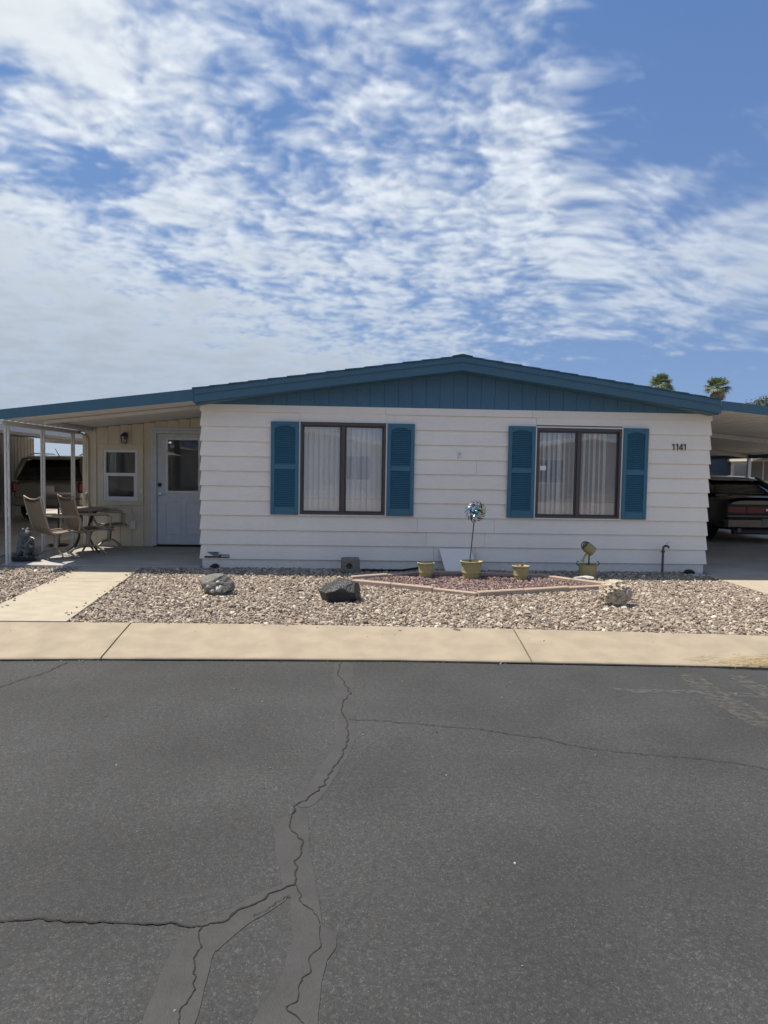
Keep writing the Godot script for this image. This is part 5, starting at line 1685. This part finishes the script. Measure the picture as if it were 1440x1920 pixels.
func make_car() -> void:
	var c := thing("parked_coupe", "black muscle coupe with a wide red tail lamp bar in the carport", "car", Vector3(10.74, 0.010, -4.4))
	var m := MB.new()
	m.loft([section(0.03, 0.86, 0.36, 0.90, 5, 0.02), section(-0.03, 0.93, 0.30, 0.96, 5, 0.03), section(-0.35, 0.96, 0.26, 1.00, 5, 0.05), section(-1.1, 0.97, 0.22, 1.00, 5, 0.06), section(-2.6, 0.95, 0.20, 0.95, 5, 0.06), section(-3.9, 0.95, 0.21, 0.93, 5, 0.06), section(-4.7, 0.93, 0.24, 0.86, 5, 0.06), section(-4.95, 0.85, 0.30, 0.78, 4, 0.05)])
	put(c, "body", m, M.car)
	var g := MB.new()
	g.loft([section(-0.75, 0.76, 0.92, 1.02, 6, 0.05), section(-1.55, 0.74, 0.92, 1.32, 6, 0.20), section(-2.0, 0.76, 0.92, 1.37, 6, 0.20), section(-2.6, 0.76, 0.92, 1.35, 6, 0.20), section(-3.4, 0.74, 0.90, 1.00, 6, 0.05)])
	put(c, "glasshouse", g, M.dark_glass)
	var r := MB.new()
	r.loft([section(-1.42, 0.56, 1.30, 1.33, 4, 0.0), section(-1.6, 0.60, 1.335, 1.375, 4, 0.0), section(-2.1, 0.61, 1.365, 1.41, 4, 0.0), section(-2.7, 0.58, 1.33, 1.38, 4, 0.0)])
	put(c, "roof", r, M.car)
	for s in [-1.0, 1.0]:
		put(c, "rear_pillar", tb([Vector3(s * 0.76, 0.95, -0.95), Vector3(s * 0.70, 1.10, -1.15), Vector3(s * 0.60, 1.33, -1.6)], [0.10, 0.10, 0.06], 8), M.car)
		for z in [-0.95, -3.9]:
			wheel(c, Vector3(s * 0.83, 0.36, z), 0.36)
		put(c, "exhaust_tip", tb([Vector3(s * 0.62, 0.29, -0.1), Vector3(s * 0.62, 0.29, 0.07)], 0.045, 12), M.dark_steel)
	put(c, "spoiler", bx(Vector3(-0.80, 0.985, -0.12), Vector3(0.80, 1.015, 0.035), 0.012), M.car)
	var fr := MB.new()
	fr.box(Vector3(-0.90, 0.60, 0.0), Vector3(0.90, 0.82, 0.048), 0.03)
	put(c, "lamp_surround", fr, M.black)
	var l := holder(c, "tail_lamp_bar", Vector3(0, 0, 0))
	for e in [[-0.875, -0.48], [-0.472, -0.075], [0.075, 0.472], [0.48, 0.875]]:
		put(l, "red_lens", bx(Vector3(e[0], 0.645, 0.04), Vector3(e[1], 0.775, 0.060), 0.02), M.lamp_red)
	put(c, "badge", bx(Vector3(-0.07, 0.690, 0.045), Vector3(0.07, 0.735, 0.062), 0.004), M.badge)
	put(c, "bumper", bx(Vector3(-0.92, 0.30, -0.06), Vector3(0.92, 0.56, 0.085), 0.06), M.car)
	put(c, "diffuser", bx(Vector3(-0.74, 0.20, -0.05), Vector3(0.74, 0.31, 0.05), 0.02), M.black)
	put(c, "number_plate", bx(Vector3(-0.16, 0.40, 0.08), Vector3(0.16, 0.53, 0.094), 0.004), mat(lin(0.16, 0.16, 0.17), 0.5))

func palm(label: String, at: Vector3, h: float, r: float, sd: int) -> void:
	var t := thing("fan_palm", label, "palm tree", at, 0.0, "fan palms beyond the roof")
	var g := RandomNumberGenerator.new()
	g.seed = sd
	put(t, "trunk", tb([Vector3(0, 0, 0), Vector3(0.1, h * 0.4, 0), Vector3(0.05, h * 0.8, 0), Vector3(0, h, 0)], [0.32, 0.24, 0.20, 0.22], 12), M.trunk)
	var live := MB.new()
	var dead := MB.new()
	for i in 74:
		var old := i >= 50
		var el := g.randf_range(-0.35, 1.35) if not old else g.randf_range(-1.35, -0.6)
		var az := g.randf() * TAU
		var d := Vector3(cos(az) * cos(el), sin(el), sin(az) * cos(el))
		var stem := r * g.randf_range(0.42, 0.60)
		var p := Vector3(0, h, 0) + d * stem
		var side := d.cross(Vector3.UP).normalized()
		var up := side.cross(d).normalized()
		var m: MB = dead if old else live
		m.tube([Vector3(0, h - 0.1, 0), p], [0.03, 0.02], 4, false)
		var n := 15
		for k in n:   # the blades of the fan
			var a := (k / (n - 1.0) - 0.5) * 3.6
			var b := (d * cos(a) + side * sin(a)).normalized()
			var len := r * 0.52 * (0.75 + 0.25 * cos(a)) * g.randf_range(0.85, 1.1)
			var w := 0.045 * r / 1.5
			var s := b.cross(up).normalized() * w
			var droop := Vector3.DOWN * len * (0.32 if not old else 0.15)
			var q := p + b * len * 0.6
			var e := p + b * len + droop
			var nn := up + b * 0.2
			m.trio(p, q - s, q + s, nn)
			m.trio(q - s, e, q + s, nn)
	put(t, "crown", live, M.frond)
	put(t, "dead_skirt", dead, M.dead_frond)

func leafy_tree(label: String, at: Vector3, h: float, r: float, sd: int) -> void:
	var t := thing("tree", label, "tree", at)
	var g := RandomNumberGenerator.new()
	g.seed = sd
	var tr := MB.new()
	tr.tube([Vector3.ZERO, Vector3(0.1, h * 0.35, 0), Vector3(0, h * 0.7, 0)], [0.22, 0.17, 0.08], 8)
	var m := MB.new()
	for i in 26:
		var d := Vector3(g.randfn(0, 1), g.randfn(0.2, 0.7), g.randfn(0, 1)).normalized()
		var c := Vector3(0, h - r, 0) + d * r * g.randf_range(0.4, 0.95)
		tr.tube([Vector3(0, h * 0.55, 0), Vector3(0, h * 0.62, 0).lerp(c, 0.6), c], [0.05, 0.03, 0.012], 5, false)
		for k in 70:
			var p := c + Vector3(g.randfn(0, 1), g.randfn(0, 0.8), g.randfn(0, 1)) * r * 0.16
			var a := Vector3(g.randfn(0, 1), g.randfn(0, 1), g.randfn(0, 1)).normalized()
			var b := a.cross(Vector3(g.randfn(0, 1), g.randfn(0, 1), g.randfn(0, 1))).normalized()
			m.quad(p - a * 0.10, p + b * 0.05, p + a * 0.10, p - b * 0.05)
	put(t, "trunk", tr, M.trunk)
	put(t, "crown", m, M.leaf)

func plain_house(label: String, at: Vector3, turn: float, w: float, wall_m: Material, roof_m: Material, gable: float, trim: Material) -> void:
	# a neighbour's house, its front at z = 0 of its own axes
	var h := thing("neighbor_house", label, "house", at, turn)
	var d := 12.0
	put(h, "wall", bx(Vector3(-w / 2, 0, -d), Vector3(w / 2, 2.35, 0)), wall_m)
	var g := MB.new()
	g.prism(PackedVector2Array([Vector2(-w / 2, 2.351), Vector2(w / 2, 2.351), Vector2(0, 2.34 + gable)]), -d, -0.01)
	put(h, "gable", g, wall_m)
	for s in [-1.0, 1.0]:
		var r := MB.new()
		r.prism(PackedVector2Array([Vector2(0, 2.36 + gable), Vector2(s * (w / 2 + 0.3), 2.34), Vector2(s * (w / 2 + 0.3), 2.44), Vector2(0, 2.46 + gable)]), -d - 0.3, 0.4)
		put(h, "roof", r, roof_m)
		var f := MB.new()
		f.prism(PackedVector2Array([Vector2(0, 2.30 + gable), Vector2(s * (w / 2 + 0.31), 2.28), Vector2(s * (w / 2 + 0.31), 2.45), Vector2(0, 2.47 + gable)]), 0.402, 0.43)
		put(h, "fascia", f, trim)
	for x in [-w * 0.25, w * 0.25]:
		var wn := holder(h, "window", Vector3(x, 0.85, 0.0))
		var m := MB.new()
		for e in [[-0.75, 0.0, 0.75, 0.06], [-0.75, 1.14, 0.75, 1.2], [-0.75, 0.06, -0.69, 1.14], [0.69, 0.06, 0.75, 1.14], [-0.03, 0.06, 0.03, 1.14]]:
			m.box(Vector3(e[0], e[1], 0.002), Vector3(e[2], e[3], 0.05), 0.004)
		put(wn, "frame", m, M.white)
		put(wn, "pane", bx(Vector3(-0.70, 0.05, 0.003), Vector3(0.70, 1.15, 0.02)), M.dark_glass)
	for i in 9:
		put(h, "siding_board", bx(Vector3(-w / 2 - 0.01, 0.25 + 0.23 * i, -0.01), Vector3(w / 2 + 0.01, 0.262 + 0.23 * i, 0.012)), wall_m)

func make_neighbours() -> void:
	# the house to the left: its side wall and the carport over the SUV
	var n := thing("left_neighbor_home", "tan ribbed side wall of the home beside the silver SUV", "house", Vector3(-6.9, 0, 0))
	put(n, "side_wall", bx(Vector3(-0.12, 0, -11.0), Vector3(0.0, 2.13, -1.0)), M.tan_wall)
	for i in 50:
		put(n, "rib", bx(Vector3(0.0005, 0.0, -11.0 + 0.2 * i), Vector3(0.012, 2.13, -10.975 + 0.2 * i)), M.tan_wall)
	put(n, "front_wall", bx(Vector3(-7.0, 0, -1.12), Vector3(-0.121, 2.13, -1.0)), M.tan_wall)
	put(n, "rear_wall", bx(Vector3(-7.0, 0, -11.0), Vector3(-0.121, 2.13, -10.9)), M.tan_wall)
	var rf := MB.new()
	rf.prism(PackedVector2Array([Vector2(-7.2, 2.15), Vector2(0.1, 2.15), Vector2(0.1, 2.25), Vector2(-3.5, 2.75), Vector2(-7.2, 2.25)]), -11.2, -0.7)
	put(n, "roof", rf, M.far_roof)
	var c := thing("neighbor_carport", "flat metal carport roof above the silver SUV", "carport")
	var z := 0.2
	while z > -11.4:
		pan(c, z - 0.41, z, -6.78, 2.135, -3.30, 1.985, 2, M.cover_paint)
		z -= 0.41
	put(c, "edge_beam", bx(Vector3(-3.36, 1.90, -11.4), Vector3(-3.30, 1.982, 0.2), 0.004), M.cover_paint)
	put(c, "side_gutter", bx(Vector3(-3.298, 1.93, -11.4), Vector3(-3.235, 2.035, 0.2), 0.004), M.cover_paint)
	var eb := MB.new()
	eb.bar(Vector3(-6.78, 2.10, -11.50), Vector3(-3.30, 1.95, -11.50), 0.03, 0.14, 0.003)
	put(c, "rear_fascia", eb, M.white)
	for zz in [0.0, -11.3]:
		put(c, "post", bx(Vector3(-3.36, 0.006, zz - 0.03), Vector3(-3.30, 1.899, zz + 0.03), 0.003), M.white)
	var bw := thing("boundary_wall", "low brown block wall far behind the SUV", "wall", Vector3(-20, 0, -40))
	for i in 8:
		put(bw, "wall_panel", bx(Vector3(-14 + 4.0 * i, -0.2, -0.2), Vector3(-10.02 + 4.0 * i, 1.86, 0.0), 0.01), M.brown_wall)
	put(bw, "coping", bx(Vector3(-14, 1.861, -0.24), Vector3(18, 1.93, 0.04), 0.01), M.brown_wall)
	# to the right: a shed at the end of the carport, then the next home with its awning
	var s := thing("storage_shed", "dark blue lap-sided shed at the far end of the carport", "shed", Vector3(10.0, 0, -12.0))
	for i in 10:
		var m := MB.new()
		var y := 0.02 + 0.19 * i
		m.hexa([Vector3(-2.6, y, 0.0), Vector3(3.85, y, 0.0), Vector3(3.85, y, 0.024), Vector3(-2.6, y, 0.024), Vector3(-2.6, y + 0.195, 0.0), Vector3(3.85, y + 0.195, 0.0), Vector3(3.85, y + 0.195, 0.008), Vector3(-2.6, y + 0.195, 0.008)])
		put(s, "siding_board", m, M.shed)
	put(s, "wall", bx(Vector3(-2.6, 0, -2.4), Vector3(3.85, 1.95, -0.001)), M.shed)
	put(s, "corner_trim", bx(Vector3(3.852, 0, -0.05), Vector3(3.94, 1.95, 0.03), 0.004), M.skirt)
	put(s, "roof", bx(Vector3(-2.7, 1.951, -2.5), Vector3(4.0, 2.02, 0.12)), M.blue)
	var r := thing("right_neighbor_home", "grey home with a cream window awning beyond the black coupe", "house", Vector3(14.6, 0, 0))
	put(r, "side_wall", bx(Vector3(0, 0, -22), Vector3(0.12, 2.25, -2)), M.skirt)
	put(r, "front_wall", bx(Vector3(0.121, 0, -2.12), Vector3(7, 2.25, -2)), M.skirt)
	for i in 11:
		put(r, "siding_board", bx(Vector3(-0.014, 0.10 + 0.2 * i, -22), Vector3(-0.0005, 0.115 + 0.2 * i, -2.0)), M.skirt)
	var rr := MB.new()
	rr.prism(PackedVector2Array([Vector2(-0.5, 2.25), Vector2(7.2, 2.25), Vector2(7.2, 2.35), Vector2(3.5, 2.85), Vector2(-0.5, 2.35)]), -22.2, -1.7)
	put(r, "roof", rr, M.far_roof)
	for zz in [-11.4, -8.6]:
		var w := holder(r, "window", Vector3(-0.016, 1.22, zz))
		var m := MB.new()
		for e in [[-0.75, 0.0, 0.75, 0.05], [-0.75, 0.63, 0.75, 0.68], [-0.75, 0.05, -0.70, 0.63], [0.70, 0.05, 0.75, 0.63], [-0.02, 0.05, 0.02, 0.63]]:
			m.box(Vector3(-0.04, e[1], e[0]), Vector3(0.0, e[3], e[2]), 0.003)
		put(w, "frame", m, M.white)
		put(w, "pane", bx(Vector3(-0.02, 0.04, -0.71), Vector3(-0.001, 0.64, 0.71)), M.dark_glass)
		put(w, "blind", bx(Vector3(-0.0225, 0.05, -0.70), Vector3(-0.0205, 0.63, 0.70)), mat(lin(0.25, 0.26, 0.25), 0.6))
		var a := MB.new()
		a.hexa([Vector3(-0.85, 0.62, -0.85), Vector3(0.0, 0.86, -0.85), Vector3(0.0, 0.86, 0.85), Vector3(-0.85, 0.62, 0.85), Vector3(-0.85, 0.70, -0.85), Vector3(0.0, 0.90, -0.85), Vector3(0.0, 0.90, 0.85), Vector3(-0.85, 0.70, 0.85)])
		put(w, "awning", a, M.awning)
	palm("full-crowned fan palm standing clear above the carport roof", Vector3(47.0, 0, -80), 12.0, 1.75, 3)
	palm("fan palm half hidden behind the blue roof slope", Vector3(42.0, 0, -85), 12.7, 1.9, 14)
	leafy_tree("sparse grey-green treetop just over the carport fascia", Vector3(41.4, 0, -60), 9.3, 1.5, 6)
	# across the street, what the windows mirror
	plain_house("white gabled home across the street facing the blue-shuttered house", Vector3(0.3, 0, 24.0), PI, 8.0, M.far_white, M.far_roof, 0.75, M.white)
	plain_house("tan gabled home across the street facing the carport", Vector3(13.5, 0, 24.5), PI, 8.0, M.far_tan, M.far_roof, 0.7, M.white)
	plain_house("grey gabled home across the street facing the silver SUV's driveway", Vector3(-12.5, 0, 24.5), PI, 8.0, M.skirt, M.far_roof, 0.7, M.white)
	leafy_tree("spreading green tree between the homes across the street, facing the patio door", Vector3(-6.6, 0, 22.0), 5.4, 2.3, 26)
	leafy_tree("round green tree between the white and tan homes across the street", Vector3(7.2, 0, 27.0), 4.6, 1.8, 31)
	var opp := []
	for i in 49:
		opp.append_array([-60.0 + 2.5 * i, kerb_road(-60.0 + 2.5 * i) + 8.62])
	structure("far_yard", sheet(opp + [60.0, 60.0, -60.0, 60.0], -0.02, 0.15), mat(lin(0.38, 0.32, 0.26), 0.95, grain(0.6, 1.0, 0.12, 61, 3), Vector3(2, 2, 2)))

func _ready() -> void:
	# camera
	var cam := Camera3D.new()
	cam.name = "camera"
	cam.fov = 68.88
	cam.near = 0.05
	cam.far = 900.0
	cam.position = Vector3(2.1054, 1.4495, 10.6772)
	cam.basis = Basis(Vector3.UP, -0.04506) * Basis(Vector3.RIGHT, -0.05839) * Basis(Vector3.BACK, 0.01681)
	add_child(cam)
	# sky and exposure
	var env := Environment.new()
	env.background_mode = Environment.BG_SKY
	var sm := PanoramaSkyMaterial.new()
	sm.panorama = make_sky()
	var sky := Sky.new()
	sky.sky_material = sm
	env.sky = sky
	env.background_energy_multiplier = 0.70
	env.tonemap_mode = Environment.TONE_MAPPER_LINEAR
	env.tonemap_exposure = 1.4
	env.sdfgi_enabled = true
	env.ssao_enabled = true
	env.ssil_enabled = true
	var we := WorldEnvironment.new()
	we.name = "environment"
	we.environment = env
	add_child(we)
	# the sun: high, behind the house and to its left
	var sun := DirectionalLight3D.new()
	sun.name = "sun"
	sun.light_energy = 1.55
	sun.light_color = Color(1.0, 0.955, 0.89)
	sun.light_angular_distance = 0.53
	sun.shadow_enabled = true
	var to_ground := Vector3(0.42, -1.0, 0.175)
	sun.basis = Basis.looking_at(to_ground.normalized(), Vector3.FORWARD)
	add_child(sun)
	print("sky done ", Time.get_ticks_msec())
	make_materials()
	make_setting()
	print("setting ", Time.get_ticks_msec())
	make_house()
	make_porch()
	make_carport()
	make_neighbours()
	print("houses ", Time.get_ticks_msec())
	make_suv()
	make_car()
	make_patio()
	make_yard()
	print("all ", Time.get_ticks_msec())
